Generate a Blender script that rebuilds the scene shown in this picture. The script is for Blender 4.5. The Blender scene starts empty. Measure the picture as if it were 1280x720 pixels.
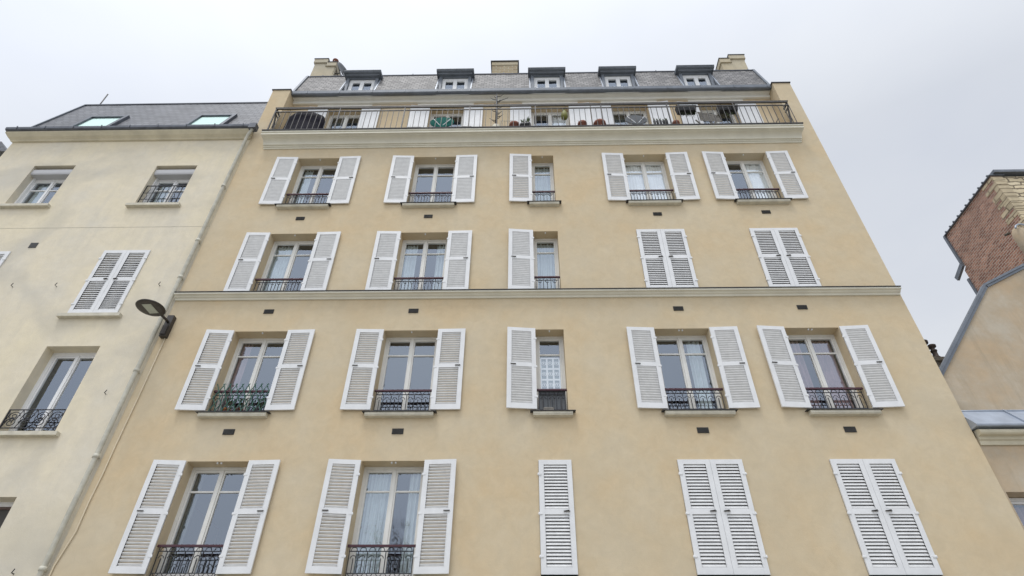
import bpy, math, random
from mathutils import Vector, Matrix
random.seed(7)
R = math.radians
scene = bpy.context.scene
col = scene.collection

# ------------------------------------------------------------ camera
cam_data = bpy.data.cameras.new('camera'); cam = bpy.data.objects.new('camera', cam_data); col.objects.link(cam)
cam_data.sensor_width = 36.0; cam_data.lens = 760.02 / 1280 * 36.0
cam_data.clip_start = 0.05; cam_data.clip_end = 5000
right = Vector((0.99978703, 0.01974564, 0.00600025)); upv = Vector((0.00810409, -0.64304248, 0.76578763)); fwd = Vector((-0.01897938, 0.76557591, 0.64306556))
m = Matrix((right, upv, -fwd)).transposed().to_4x4()
cam.matrix_world = m
scene.camera = cam
scene.view_settings.view_transform = 'Standard'; scene.view_settings.look = 'None'
scene.view_settings.gamma = 1.0; scene.view_settings.exposure = -0.10
GROUND = -1.6          # eye height 1.6 m: the camera stands at z = 0

# ------------------------------------------------------------ sky (overcast) and soft sun
SUN_EL, SUN_AZ = 70, 205      # azimuth: degrees clockwise from +Y (sun behind the viewer, a little to the left)
sd = Vector((math.sin(R(SUN_AZ)) * math.cos(R(SUN_EL)), math.cos(R(SUN_AZ)) * math.cos(R(SUN_EL)), math.sin(R(SUN_EL))))
world = bpy.data.worlds.new('World'); scene.world = world; world.use_nodes = True
nt = world.node_tree; nt.nodes.clear()
def N(nt, t, **k):
    n = nt.nodes.new(t)
    for a, b in k.items():
        if a in n.inputs: n.inputs[a].default_value = b
        else: setattr(n, a, b)
    return n
def L(nt, a, b): nt.links.new(a, b)
out = N(nt, 'ShaderNodeOutputWorld')
sky = N(nt, 'ShaderNodeTexSky', sky_type='NISHITA', sun_disc=False); sky.sun_elevation = R(SUN_EL); sky.sun_rotation = R(SUN_AZ)
bg1 = N(nt, 'ShaderNodeBackground', Strength=0.1); L(nt, sky.outputs[0], bg1.inputs['Color'])
tc = N(nt, 'ShaderNodeTexCoord')
dot = N(nt, 'ShaderNodeVectorMath', operation='DOT_PRODUCT'); dot.inputs[1].default_value = Vector((-.15, -.5, .85)).normalized(); L(nt, tc.outputs['Generated'], dot.inputs[0])
glow = N(nt, 'ShaderNodeMapRange'); glow.inputs['From Min'].default_value = 0.3; glow.inputs['From Max'].default_value = 1.0; glow.inputs['To Min'].default_value = 0.96; glow.inputs['To Max'].default_value = 1.95
L(nt, dot.outputs['Value'], glow.inputs['Value'])
mp = N(nt, 'ShaderNodeMapping'); mp.inputs['Scale'].default_value = (1, 1, 2.2); L(nt, tc.outputs['Generated'], mp.inputs[0])
nz = N(nt, 'ShaderNodeTexNoise', Scale=1.7, Detail=5.0, Roughness=0.5); L(nt, mp.outputs[0], nz.inputs['Vector'])
cr = N(nt, 'ShaderNodeValToRGB'); L(nt, nz.outputs['Fac'], cr.inputs[0])
cr.color_ramp.elements[0].position = 0.3; cr.color_ramp.elements[0].color = (0.74, 0.785, 0.88, 1)
cr.color_ramp.elements[1].position = 0.7; cr.color_ramp.elements[1].color = (0.86, 0.895, 0.95, 1)
bg2 = N(nt, 'ShaderNodeBackground'); L(nt, cr.outputs[0], bg2.inputs['Color']); L(nt, glow.outputs[0], bg2.inputs['Strength'])
mx = N(nt, 'ShaderNodeMixShader', Fac=0.93); L(nt, bg1.outputs[0], mx.inputs[1]); L(nt, bg2.outputs[0], mx.inputs[2]); L(nt, mx.outputs[0], out.inputs[0])
sl = bpy.data.lights.new('sun', 'SUN'); so = bpy.data.objects.new('sun', sl); col.objects.link(so)
sl.energy = 1.5; sl.angle = R(18); sl.color = (1.0, 0.97, 0.92)
so.rotation_euler = (-sd).to_track_quat('-Z', 'Y').to_euler(); so.location = (0, -10, 30)

# ------------------------------------------------------------ materials
M = {}
def mat(name, c, rough=0.8, metal=0.0, var=0.0, scale=3.0, c2=None, bump=0.0, bscale=60, pos=True, spec=0.5, detail=6.0, lo=0.35, hi=0.65, stretch=(1, 1, 1)):
    m = bpy.data.materials.new(name); m.use_nodes = True; nt = m.node_tree; b = nt.nodes['Principled BSDF']
    b.inputs['Roughness'].default_value = rough; b.inputs['Metallic'].default_value = metal; b.inputs['Specular IOR Level'].default_value = spec
    g = N(nt, 'ShaderNodeNewGeometry') if pos else N(nt, 'ShaderNodeTexCoord')
    src = g.outputs['Position'] if pos else g.outputs['Object']
    mpn = N(nt, 'ShaderNodeMapping'); mpn.inputs['Scale'].default_value = stretch; L(nt, src, mpn.inputs[0])
    n1 = N(nt, 'ShaderNodeTexNoise', Scale=scale, Detail=detail, Roughness=0.6); L(nt, mpn.outputs[0], n1.inputs['Vector'])
    r = N(nt, 'ShaderNodeValToRGB'); L(nt, n1.outputs['Fac'], r.inputs[0])
    if c2 is None: c2 = tuple(max(0, x * (1 - var)) for x in c)
    r.color_ramp.elements[0].position = lo; r.color_ramp.elements[1].position = hi
    r.color_ramp.elements[0].color = (*c2, 1); r.color_ramp.elements[1].color = (*c, 1)
    L(nt, r.outputs[0], b.inputs['Base Color'])
    if bump:
        n2 = N(nt, 'ShaderNodeTexNoise', Scale=bscale, Detail=3.0); L(nt, src, n2.inputs['Vector'])
        bp = N(nt, 'ShaderNodeBump', Strength=bump, Distance=0.01); L(nt, n2.outputs['Fac'], bp.inputs['Height']); L(nt, bp.outputs[0], b.inputs['Normal'])
    M[name] = m
    return m, nt, b, r, src
def plaster(name, base, warm, grey, dirt, bumps=0.35, big=0.55, dirt_amt=0.5, streak=0.25):
    m = bpy.data.materials.new(name); m.use_nodes = True; nt = m.node_tree; b = nt.nodes['Principled BSDF']
    b.inputs['Roughness'].default_value = 0.92; b.inputs['Specular IOR Level'].default_value = 0.2
    g = N(nt, 'ShaderNodeNewGeometry').outputs['Position']
    n1 = N(nt, 'ShaderNodeTexNoise', Scale=big, Detail=7.0, Roughness=0.62); L(nt, g, n1.inputs['Vector'])
    r1 = N(nt, 'ShaderNodeValToRGB'); L(nt, n1.outputs['Fac'], r1.inputs[0])
    e = r1.color_ramp.elements; e[0].position = 0.34; e[0].color = (*warm, 1); e[1].position = 0.68; e[1].color = (*grey, 1)
    k = r1.color_ramp.elements.new(0.5); k.color = (*base, 1)
    # medium mottling left by the float
    n2 = N(nt, 'ShaderNodeTexNoise', Scale=4.5, Detail=8.0, Roughness=0.7, Distortion=0.6); L(nt, g, n2.inputs['Vector'])
    v2 = N(nt, 'ShaderNodeMapRange'); v2.inputs['From Min'].default_value = 0.3; v2.inputs['From Max'].default_value = 0.7; v2.inputs['To Min'].default_value = 0.93; v2.inputs['To Max'].default_value = 1.05
    L(nt, n2.outputs['Fac'], v2.inputs['Value'])
    mul = N(nt, 'ShaderNodeVectorMath', operation='SCALE'); L(nt, r1.outputs[0], mul.inputs[0]); L(nt, v2.outputs[0], mul.inputs['Scale'])
    # rain streaks and dirt patches
    mpp = N(nt, 'ShaderNodeMapping'); mpp.inputs['Scale'].default_value = (5.5, 5.5, 0.35); L(nt, g, mpp.inputs[0])
    n3 = N(nt, 'ShaderNodeTexNoise', Scale=1.0, Detail=6.0, Roughness=0.65); L(nt, mpp.outputs[0], n3.inputs['Vector'])
    n4 = N(nt, 'ShaderNodeTexNoise', Scale=0.42, Detail=4.0); n4.inputs['Distortion'].default_value = 0.8
    off = N(nt, 'ShaderNodeVectorMath', operation='ADD'); off.inputs[1].default_value = (13.1, 4.2, 7.7); L(nt, g, off.inputs[0]); L(nt, off.outputs[0], n4.inputs['Vector'])
    a = N(nt, 'ShaderNodeMapRange'); a.inputs['From Min'].default_value = 0.5; a.inputs['From Max'].default_value = 0.75; a.inputs['To Max'].default_value = streak; L(nt, n3.outputs['Fac'], a.inputs['Value'])
    c = N(nt, 'ShaderNodeMapRange'); c.inputs['From Min'].default_value = 0.5; c.inputs['From Max'].default_value = 0.72; c.inputs['To Max'].default_value = dirt_amt; L(nt, n4.outputs['Fac'], c.inputs['Value'])
    s = N(nt, 'ShaderNodeMath', operation='MAXIMUM'); L(nt, a.outputs[0], s.inputs[0]); L(nt, c.outputs[0], s.inputs[1])
    mix = N(nt, 'ShaderNodeMix', data_type='RGBA'); L(nt, s.outputs[0], mix.inputs['Factor']); L(nt, mul.outputs[0], mix.inputs['A']); mix.inputs['B'].default_value = (*dirt, 1)
    L(nt, mix.outputs['Result'], b.inputs['Base Color'])
    nb = N(nt, 'ShaderNodeTexNoise', Scale=70.0, Detail=4.0, Roughness=0.7); L(nt, g, nb.inputs['Vector'])
    nb2 = N(nt, 'ShaderNodeTexNoise', Scale=6.0, Detail=3.0); L(nt, g, nb2.inputs['Vector'])
    ad = N(nt, 'ShaderNodeMath', operation='MULTIPLY_ADD'); ad.inputs[1].default_value = 1.5; L(nt, nb2.outputs['Fac'], ad.inputs[0]); L(nt, nb.outputs['Fac'], ad.inputs[2])
    bp = N(nt, 'ShaderNodeBump', Strength=bumps, Distance=0.008); L(nt, ad.outputs[0], bp.inputs['Height']); L(nt, bp.outputs[0], b.inputs['Normal'])
    M[name] = m
plaster('plaster_ochre', (0.595, 0.492, 0.335), (0.60, 0.475, 0.305), (0.595, 0.51, 0.37), (0.50, 0.43, 0.31), dirt_amt=0.35, streak=0.14, big=0.8)
plaster('plaster_cream', (0.71, 0.64, 0.50), (0.73, 0.65, 0.48), (0.66, 0.615, 0.52), (0.44, 0.42, 0.37), dirt_amt=0.6, streak=0.2)
plaster('plaster_beige', (0.47, 0.385, 0.28), (0.50, 0.38, 0.25), (0.50, 0.44, 0.35), (0.30, 0.25, 0.18), dirt_amt=0.7, streak=0.5, big=1.3)
plaster('plaster_attic', (0.64, 0.52, 0.35), (0.64, 0.50, 0.31), (0.62, 0.54, 0.40), (0.52, 0.45, 0.34), dirt_amt=0.2, streak=0.1)
plaster('plaster_chimney', (0.52, 0.46, 0.34), (0.50, 0.43, 0.30), (0.52, 0.48, 0.38), (0.33, 0.30, 0.24), dirt_amt=0.5, streak=0.4)
mat('trim_paint', (0.72, 0.69, 0.58), 0.7, var=0.10, scale=2.5, bump=0.1)
mat('trim_cream', (0.66, 0.60, 0.45), 0.8, var=0.2, scale=2.0, bump=0.15)
mat('white_paint', (0.74, 0.745, 0.75), 0.45, var=0.07, scale=5.0, bump=0.05, bscale=30, hi=0.6)
mat('white_louvre', (0.74, 0.74, 0.735), 0.5, var=0.12, scale=9.0)
mat('white_band', (0.82, 0.80, 0.73), 0.7, var=0.05, scale=4.0)
mat('frame_white', (0.76, 0.75, 0.71), 0.5, var=0.08, scale=5.0)
mat('pvc_white', (0.80, 0.80, 0.80), 0.35, var=0.05)
mat('stone_sill', (0.62, 0.58, 0.47), 0.8, var=0.22, scale=6.0, bump=0.15)
mat('zinc', (0.17, 0.19, 0.22), 0.5, 0.3, var=0.25, scale=4.0, bump=0.05, bscale=8)
mat('zinc_dark', (0.13, 0.14, 0.165), 0.5, 0.4, var=0.3, scale=5.0)
mat('zinc_pale', (0.42, 0.47, 0.55), 0.45, 0.4, var=0.22, scale=3.0, bump=0.1, bscale=5)
mat('flashing_dark', (0.055, 0.055, 0.06), 0.7, 0.2, var=0.3, scale=8.0)
mat('iron', (0.030, 0.030, 0.036), 0.5, 0.3, var=0.3, scale=14)
mat('iron_grey', (0.10, 0.095, 0.09), 0.5, 0.3, var=0.3, scale=12)
mat('burgundy', (0.065, 0.014, 0.024), 0.4, var=0.2, scale=10)
mat('vent_dark', (0.045, 0.045, 0.045), 0.7, var=0.2)
mat('lamp_metal', (0.055, 0.048, 0.043), 0.45, 0.3, var=0.15)
mat('lamp_glass', (0.42, 0.45, 0.38), 0.25, var=0.2, scale=9)
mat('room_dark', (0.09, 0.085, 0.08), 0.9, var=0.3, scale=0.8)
mat('curtain_white', (0.90, 0.91, 0.91), 0.9, var=0.12, scale=4)
mat('curtain_sheer', (0.46, 0.52, 0.52), 0.9, var=0.2, scale=4)
mat('curtain_mauve', (0.30, 0.19, 0.19), 0.9, var=0.3, scale=4)
mat('curtain_dark', (0.10, 0.11, 0.09), 0.9, var=0.4, scale=9)
mat('reflection_mint', (0.80, 0.87, 0.84), 0.8, var=0.03)  # mint-white sky reflection of the skylights put into a colour
mat('box_grey', (0.46, 0.46, 0.47), 0.5, var=0.05)
mat('pipe_cream', (0.58, 0.56, 0.47), 0.6, var=0.25, scale=6)
mat('cable_beige', (0.72, 0.62, 0.45), 0.6, var=0.1)
mat('terracotta', (0.26, 0.10, 0.065), 0.85, var=0.3, scale=20)
mat('tarp', (0.020, 0.019, 0.030), 0.75, var=0.5, scale=7, bump=1.0, bscale=7, spec=0.15)
mat('teal', (0.008, 0.12, 0.10), 0.8, var=0.1, spec=0.1)
mat('grey_top', (0.16, 0.17, 0.18), 0.8, var=0.15, spec=0.1)
mat('plant_green', (0.07, 0.11, 0.03), 0.7, var=0.5, scale=18)
mat('gourd', (0.20, 0.20, 0.035), 0.6, var=0.4, scale=12)
mat('black_plastic', (0.018, 0.018, 0.02), 0.5, var=0.2)
mat('weathered_wood', (0.30, 0.28, 0.25), 0.8, var=0.4, scale=10)
mat('trellis_green', (0.012, 0.085, 0.055), 0.4, var=0.2)
mat('board_grey', (0.10, 0.11, 0.12), 0.5, var=0.15)
mat('frame_shade_brown', (0.11, 0.065, 0.05), 0.5, var=0.3, scale=4)  # dark frame colour standing in for the shade behind closed shutters
mat('dish_grey', (0.30, 0.30, 0.28), 0.6, var=0.2)
mat('sooty_stone', (0.16, 0.14, 0.11), 0.9, var=0.6, scale=5, bump=0.6, bscale=12)
mat('pot_soot', (0.09, 0.07, 0.06), 0.9, var=0.5, scale=8)
mat('orange', (0.5, 0.16, 0.03), 0.6)
mat('pink_bag', (0.45, 0.22, 0.36), 0.5)
mat('paper_blue', (0.05, 0.07, 0.25), 0.6)

def glass(name, tint, ior=2.8, refl=(0.78, 0.87, 1.0)):
    m = bpy.data.materials.new(name); m.use_nodes = True; nt = m.node_tree; nt.nodes.remove(nt.nodes['Principled BSDF']); o = nt.nodes['Material Output']
    f = N(nt, 'ShaderNodeFresnel', IOR=ior); t = N(nt, 'ShaderNodeBsdfTransparent'); t.inputs[0].default_value = (*tint, 1)
    gl = N(nt, 'ShaderNodeBsdfGlossy', Roughness=0.015); gl.inputs[0].default_value = (*refl, 1)
    g = N(nt, 'ShaderNodeNewGeometry'); n = N(nt, 'ShaderNodeTexNoise', Scale=2.2, Detail=2.0); L(nt, g.outputs['Position'], n.inputs['Vector'])
    bp = N(nt, 'ShaderNodeBump', Strength=0.25, Distance=0.012); L(nt, n.outputs['Fac'], bp.inputs['Height']); L(nt, bp.outputs[0], gl.inputs['Normal'])
    inv = N(nt, 'ShaderNodeMath', operation='SUBTRACT'); inv.inputs[0].default_value = 1.0; L(nt, g.outputs['Backfacing'], inv.inputs[1]); fm = N(nt, 'ShaderNodeMath', operation='MULTIPLY'); L(nt, inv.outputs[0], fm.inputs[0]); L(nt, f.outputs[0], fm.inputs[1])
    x = N(nt, 'ShaderNodeMixShader'); L(nt, fm.outputs[0], x.inputs[0]); L(nt, t.outputs[0], x.inputs[1]); L(nt, gl.outputs[0], x.inputs[2]); L(nt, x.outputs[0], o.inputs[0])
    M[name] = m
glass('glass', (0.92, 0.94, 0.94))
glass('glass_roof', (0.85, 0.95, 0.92), 1.7, (0.9, 1, 0.97))

def courses(name, c1, c2, mortar, bw, bh, ms, bump, axis, offset=0.5, rough=0.9, noise=0.0, nscale=30, squash=1.0):
    """masonry or slate in metres; axis: 'xz' wall facing y, 'yz' wall facing x, 's' slope (x, height)"""
    m = bpy.data.materials.new(name); m.use_nodes = True; nt = m.node_tree; b = nt.nodes['Principled BSDF']; b.inputs['Roughness'].default_value = rough
    g = N(nt, 'ShaderNodeNewGeometry').outputs['Position']
    sp = N(nt, 'ShaderNodeSeparateXYZ'); L(nt, g, sp.inputs[0]); cb = N(nt, 'ShaderNodeCombineXYZ')
    L(nt, sp.outputs['Y' if axis == 'yz' else 'X'], cb.inputs['X']); L(nt, sp.outputs['Z'], cb.inputs['Y'])
    v = cb.outputs[0]
    if noise:
        nn = N(nt, 'ShaderNodeTexNoise', Scale=nscale, Detail=3.0); L(nt, g, nn.inputs['Vector'])
        sc = N(nt, 'ShaderNodeVectorMath', operation='SCALE'); sc.inputs['Scale'].default_value = noise; L(nt, nn.outputs['Color'], sc.inputs[0])
        ad = N(nt, 'ShaderNodeVectorMath', operation='ADD'); L(nt, v, ad.inputs[0]); L(nt, sc.outputs[0], ad.inputs[1]); v = ad.outputs[0]
    br = N(nt, 'ShaderNodeTexBrick', Scale=1.0); br.offset = offset; br.squash = squash; L(nt, v, br.inputs['Vector'])
    br.inputs['Brick Width'].default_value = bw; br.inputs['Row Height'].default_value = bh; br.inputs['Mortar Size'].default_value = ms; br.inputs['Bias'].default_value = 0.0; br.inputs['Mortar Smooth'].default_value = 0.3
    br.inputs['Color1'].default_value = (*c1, 1); br.inputs['Color2'].default_value = (*c2, 1); br.inputs['Mortar'].default_value = (*mortar, 1)
    n2 = N(nt, 'ShaderNodeTexNoise', Scale=1.3, Detail=8.0, Roughness=0.7); L(nt, g, n2.inputs['Vector'])
    mr = N(nt, 'ShaderNodeMapRange'); mr.inputs['From Min'].default_value = 0.3; mr.inputs['From Max'].default_value = 0.7; mr.inputs['To Min'].default_value = 0.72; mr.inputs['To Max'].default_value = 1.25; L(nt, n2.outputs['Fac'], mr.inputs['Value'])
    s = N(nt, 'ShaderNodeVectorMath', operation='SCALE'); L(nt, br.outputs['Color'], s.inputs[0]); L(nt, mr.outputs[0], s.inputs['Scale']); L(nt, s.outputs[0], b.inputs['Base Color'])
    iv = N(nt, 'ShaderNodeMath', operation='SUBTRACT'); iv.inputs[0].default_value = 1.0; L(nt, br.outputs['Fac'], iv.inputs[1])
    bp = N(nt, 'ShaderNodeBump', Strength=bump, Distance=0.02); L(nt, iv.outputs[0], bp.inputs['Height']); L(nt, bp.outputs[0], b.inputs['Normal'])
    M[name] = m
courses('slate', (0.10, 0.097, 0.098), (0.25, 0.24, 0.235), (0.04, 0.04, 0.045), 0.17, 0.12, 0.010, 0.8, 's', rough=0.6, noise=0.018, nscale=14)
courses('slate_dark', (0.105, 0.11, 0.125), (0.15, 0.155, 0.17), (0.045, 0.045, 0.055), 0.22, 0.17, 0.012, 0.6, 's', rough=0.5, noise=0.01)
courses('brick', (0.21, 0.095, 0.065), (0.42, 0.22, 0.15), (0.46, 0.39, 0.33), 0.24, 0.095, 0.013, 0.5, 'yz', noise=0.012, nscale=9)
courses('rubble', (0.72, 0.62, 0.44), (0.55, 0.46, 0.30), (0.20, 0.16, 0.11), 0.55, 0.22, 0.035, 1.0, 'xz', offset=0.37, noise=0.28, nscale=2.6)
courses('rubble_side', (0.62, 0.52, 0.35), (0.48, 0.40, 0.27), (0.24, 0.19, 0.13), 0.5, 0.24, 0.02, 1.0, 'yz', offset=0.37, noise=0.1, nscale=3)
courses('brick_tan', (0.36, 0.29, 0.18), (0.30, 0.22, 0.13), (0.42, 0.38, 0.28), 0.3, 0.11, 0.02, 0.6, 'xz', noise=0.05, nscale=6)

# ------------------------------------------------------------ helpers
class MB:
    def __init__(s): s.v = []; s.f = []; s.sm = []
    def add(s, vs, fs, smooth=False):
        o = len(s.v); s.v += [tuple(p) for p in vs]; s.f += [tuple(i + o for i in f) for f in fs]; s.sm += [smooth] * len(fs); return s
    def box(s, x0, x1, y0, y1, z0, z1):
        if x0 > x1: x0, x1 = x1, x0
        s.add([(x0, y0, z0), (x1, y0, z0), (x1, y1, z0), (x0, y1, z0), (x0, y0, z1), (x1, y0, z1), (x1, y1, z1), (x0, y1, z1)],
              [(0, 3, 2, 1), (4, 5, 6, 7), (0, 1, 5, 4), (1, 2, 6, 5), (2, 3, 7, 6), (3, 0, 4, 7)])
        return s
    def bar(s, a, b, w, d=None, upd=(0, 1, 0)):
        """rectangular bar from a to b"""
        a, b = Vector(a), Vector(b); d = d or w; t = (b - a).normalized(); u = Vector(upd)
        if abs(t.dot(u)) > 0.95: u = Vector((1, 0, 0))
        n = t.cross(u).normalized() * w / 2; k = t.cross(n).normalized() * d / 2
        vs = [p + q for p in (a, b) for q in (-n - k, n - k, n + k, -n + k)]
        s.add(vs, [(0, 3, 2, 1), (4, 5, 6, 7), (0, 1, 5, 4), (1, 2, 6, 5), (2, 3, 7, 6), (3, 0, 4, 7)]); return s
    def tube(s, pts, r, n=6, closed=False):
        pts = [Vector(p) for p in pts]; rings = []
        rr = r if isinstance(r, (list, tuple)) else [r] * len(pts)
        for i, p in enumerate(pts):
            t = ((pts[(i + 1) % len(pts)] if closed or i < len(pts) - 1 else p) - (pts[i - 1] if closed or i > 0 else p)).normalized()
            u = Vector((0, 1, 0)) if abs(t.y) < 0.9 else Vector((1, 0, 0))
            a = t.cross(u).normalized(); b = t.cross(a).normalized()
            rings.append([p + (a * math.cos(2 * math.pi * k / n) + b * math.sin(2 * math.pi * k / n)) * rr[i] for k in range(n)])
        vs = [p for q in rings for p in q]; fs = []
        for i in range(len(pts) - (0 if closed else 1)):
            j = (i + 1) % len(pts)
            fs += [(i * n + k, i * n + (k + 1) % n, j * n + (k + 1) % n, j * n + k) for k in range(n)]
        if not closed: fs += [tuple(range(n))[::-1], tuple((len(pts) - 1) * n + k for k in range(n))]
        s.add(vs, fs, True); return s
    def lathe(s, c, prof, n=20, axis='z'):
        c = Vector(c); vs = []
        for r, h in prof:
            for k in range(n):
                a = 2 * math.pi * k / n; p = (r * math.cos(a), r * math.sin(a), h)
                if axis == 'y': p = (p[0], p[2], p[1])
                vs.append(c + Vector(p))
        fs = [(i * n + k, i * n + (k + 1) % n, (i + 1) * n + (k + 1) % n, (i + 1) * n + k) for i in range(len(prof) - 1) for k in range(n)]
        fs += [tuple(range(n))[::-1], tuple((len(prof) - 1) * n + k for k in range(n))]
        s.add(vs, fs, True); return s
    def prof(s, pts, x0, x1, flare=0.0, yref=0.0):
        """closed (y,z) outline run along x; the ends lean out by flare per metre of projection"""
        n = len(pts); vs = [(x0 - flare * (yref - y), y, z) for y, z in pts] + [(x1 + flare * (yref - y), y, z) for y, z in pts]
        fs = [(i, (i + 1) % n, n + (i + 1) % n, n + i) for i in range(n)] + [tuple(range(n))[::-1], tuple(range(n, 2 * n))]
        s.add(vs, fs); return s
    def extr(s, pts, vec):
        """closed planar 3-D outline extruded by vec"""
        n = len(pts); p2 = [tuple(Vector(p) + Vector(vec)) for p in pts]
        s.add(list(pts) + p2, [(i, (i + 1) % n, n + (i + 1) % n, n + i) for i in range(n)] + [tuple(range(n))[::-1], tuple(range(n, 2 * n))]); return s
    def ball(s, c, rx, ry, rz, seg=14, rings=9, jit=0.0):
        vs = []; fs = []
        for i in range(rings + 1):
            th = math.pi * i / rings
            for k in range(seg):
                ph = 2 * math.pi * k / seg; j = 1 + random.uniform(-jit, jit)
                vs.append((c[0] + rx * j * math.sin(th) * math.cos(ph), c[1] + ry * j * math.sin(th) * math.sin(ph), c[2] + rz * j * math.cos(th)))
        for i in range(rings):
            for k in range(seg): fs.append((i * seg + k, (i + 1) * seg + k, (i + 1) * seg + (k + 1) % seg, i * seg + (k + 1) % seg))
        s.add(vs, fs, True); return s
    def mesh(s, name, m, origin=(0, 0, 0)):
        me = bpy.data.meshes.new(name); o = Vector(origin)
        me.from_pydata([tuple(Vector(p) - o) for p in s.v], [], s.f)
        import bmesh
        bm = bmesh.new(); bm.from_mesh(me); bmesh.ops.recalc_face_normals(bm, faces=bm.faces); bm.to_mesh(me); bm.free()
        me.polygons.foreach_set('use_smooth', s.sm); me.materials.append(M[m]); me.update(); return me
def wloc(o):
    v = Vector((0, 0, 0))
    while o: v += o.location; o = o.parent
    return v
def put(name, me, parent=None, loc=(0, 0, 0), rz=0.0):
    """loc is in world coordinates; all parents are unrotated unless the child shares their frame"""
    o = bpy.data.objects.new(name, me); col.objects.link(o)
    if parent: o.parent = parent; o.location = Vector(loc) - wloc(parent)
    else: o.location = loc
    o.rotation_euler = (0, 0, rz); return o
def obj(name, mb, m, parent=None, origin=None, label=None):
    """mesh given in world coordinates"""
    og = Vector(origin) if origin else (wloc(parent) if parent else Vector((0, 0, 0)))
    o = put(name, mb.mesh(name, m, og), parent, og)
    if label: o['label'] = label
    return o
def kid(name, me, parent, label=None):
    o = bpy.data.objects.new(name, me); col.objects.link(o); o.parent = parent
    if label: o['label'] = label
    return o
def tag(o, label, cat, group=None):
    o['label'] = label; o['category'] = cat
    if group: o['group'] = group
    return o
def thing(name, label, cat, loc=(0, 0, 0), group=None):
    o = bpy.data.objects.new(name, None); col.objects.link(o); o.location = loc; return tag(o, label, cat, group)
def struct(name, mb, m):
    o = obj(name, mb, m); o['kind'] = 'structure'; return o

def wall(mb, x0, x1, z0, z1, yf, th, holes):
    """front face at yf, thickness th, rectangular openings with reveals"""
    xs = sorted({x0, x1, *[h[0] for h in holes], *[h[1] for h in holes]}); zs = sorted({z0, z1, *[h[2] for h in holes], *[h[3] for h in holes]})
    xs = [x for x in xs if x0 <= x <= x1]; zs = [z for z in zs if z0 <= z <= z1]
    inh = lambda x, z: any(h[0] < x < h[1] and h[2] < z < h[3] for h in holes)
    idx = {}
    def vid(x, y, z):
        k = (x, y, z)
        if k not in idx: idx[k] = len(mb.v); mb.v.append(k)
        return idx[k]
    def q(*p): mb.f.append(tuple(vid(*a) for a in p)); mb.sm.append(False)
    yb = yf + th; solid = {}
    for i in range(len(xs) - 1):
        for j in range(len(zs) - 1): solid[i, j] = not inh((xs[i] + xs[i + 1]) / 2, (zs[j] + zs[j + 1]) / 2)
    for (i, j), s in solid.items():
        if not s: continue
        a, b, c, d = xs[i], xs[i + 1], zs[j], zs[j + 1]
        q((a, yf, c), (b, yf, c), (b, yf, d), (a, yf, d)); q((a, yb, c), (a, yb, d), (b, yb, d), (b, yb, c))
        if not solid.get((i - 1, j)): q((a, yf, c), (a, yf, d), (a, yb, d), (a, yb, c))
        if not solid.get((i + 1, j)): q((b, yf, c), (b, yb, c), (b, yb, d), (b, yf, d))
        if not solid.get((i, j - 1)): q((a, yf, c), (a, yb, c), (b, yb, c), (b, yf, c))
        if not solid.get((i, j + 1)): q((a, yf, d), (b, yf, d), (b, yb, d), (a, yb, d))
    return mb

# ------------------------------------------------------------ ground
mat('asphalt', (0.33, 0.32, 0.29), 0.9, var=0.2, scale=2, bump=0.3)
struct('ground', MB().box(-400, 400, -400, 400, GROUND - 0.6, GROUND - 0.16), 'asphalt')
mat('asphalt', (0.33, 0.32, 0.29), 0.9, var=0.2, scale=2, bump=0.3)
mat('paving', (0.40, 0.38, 0.34), 0.85, var=0.25, scale=1.2, bump=0.2)
mat('kerb', (0.33, 0.32, 0.30), 0.8, var=0.2, scale=3)
struct('road', MB().box(-60, 60, -6.5, 5.5, GROUND - 0.15, GROUND - 0.12), 'asphalt')
struct('pavement', MB().box(-60, 60, 5.65, 10.2, GROUND - 0.15, GROUND), 'paving')
struct('kerb', MB().box(-60, 60, 5.5, 5.648, GROUND - 0.15, GROUND + 0.004), 'kerb')
struct('far_pavement', MB().box(-60, 60, -14.0, -6.5, GROUND - 0.15, GROUND), 'paving')

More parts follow.
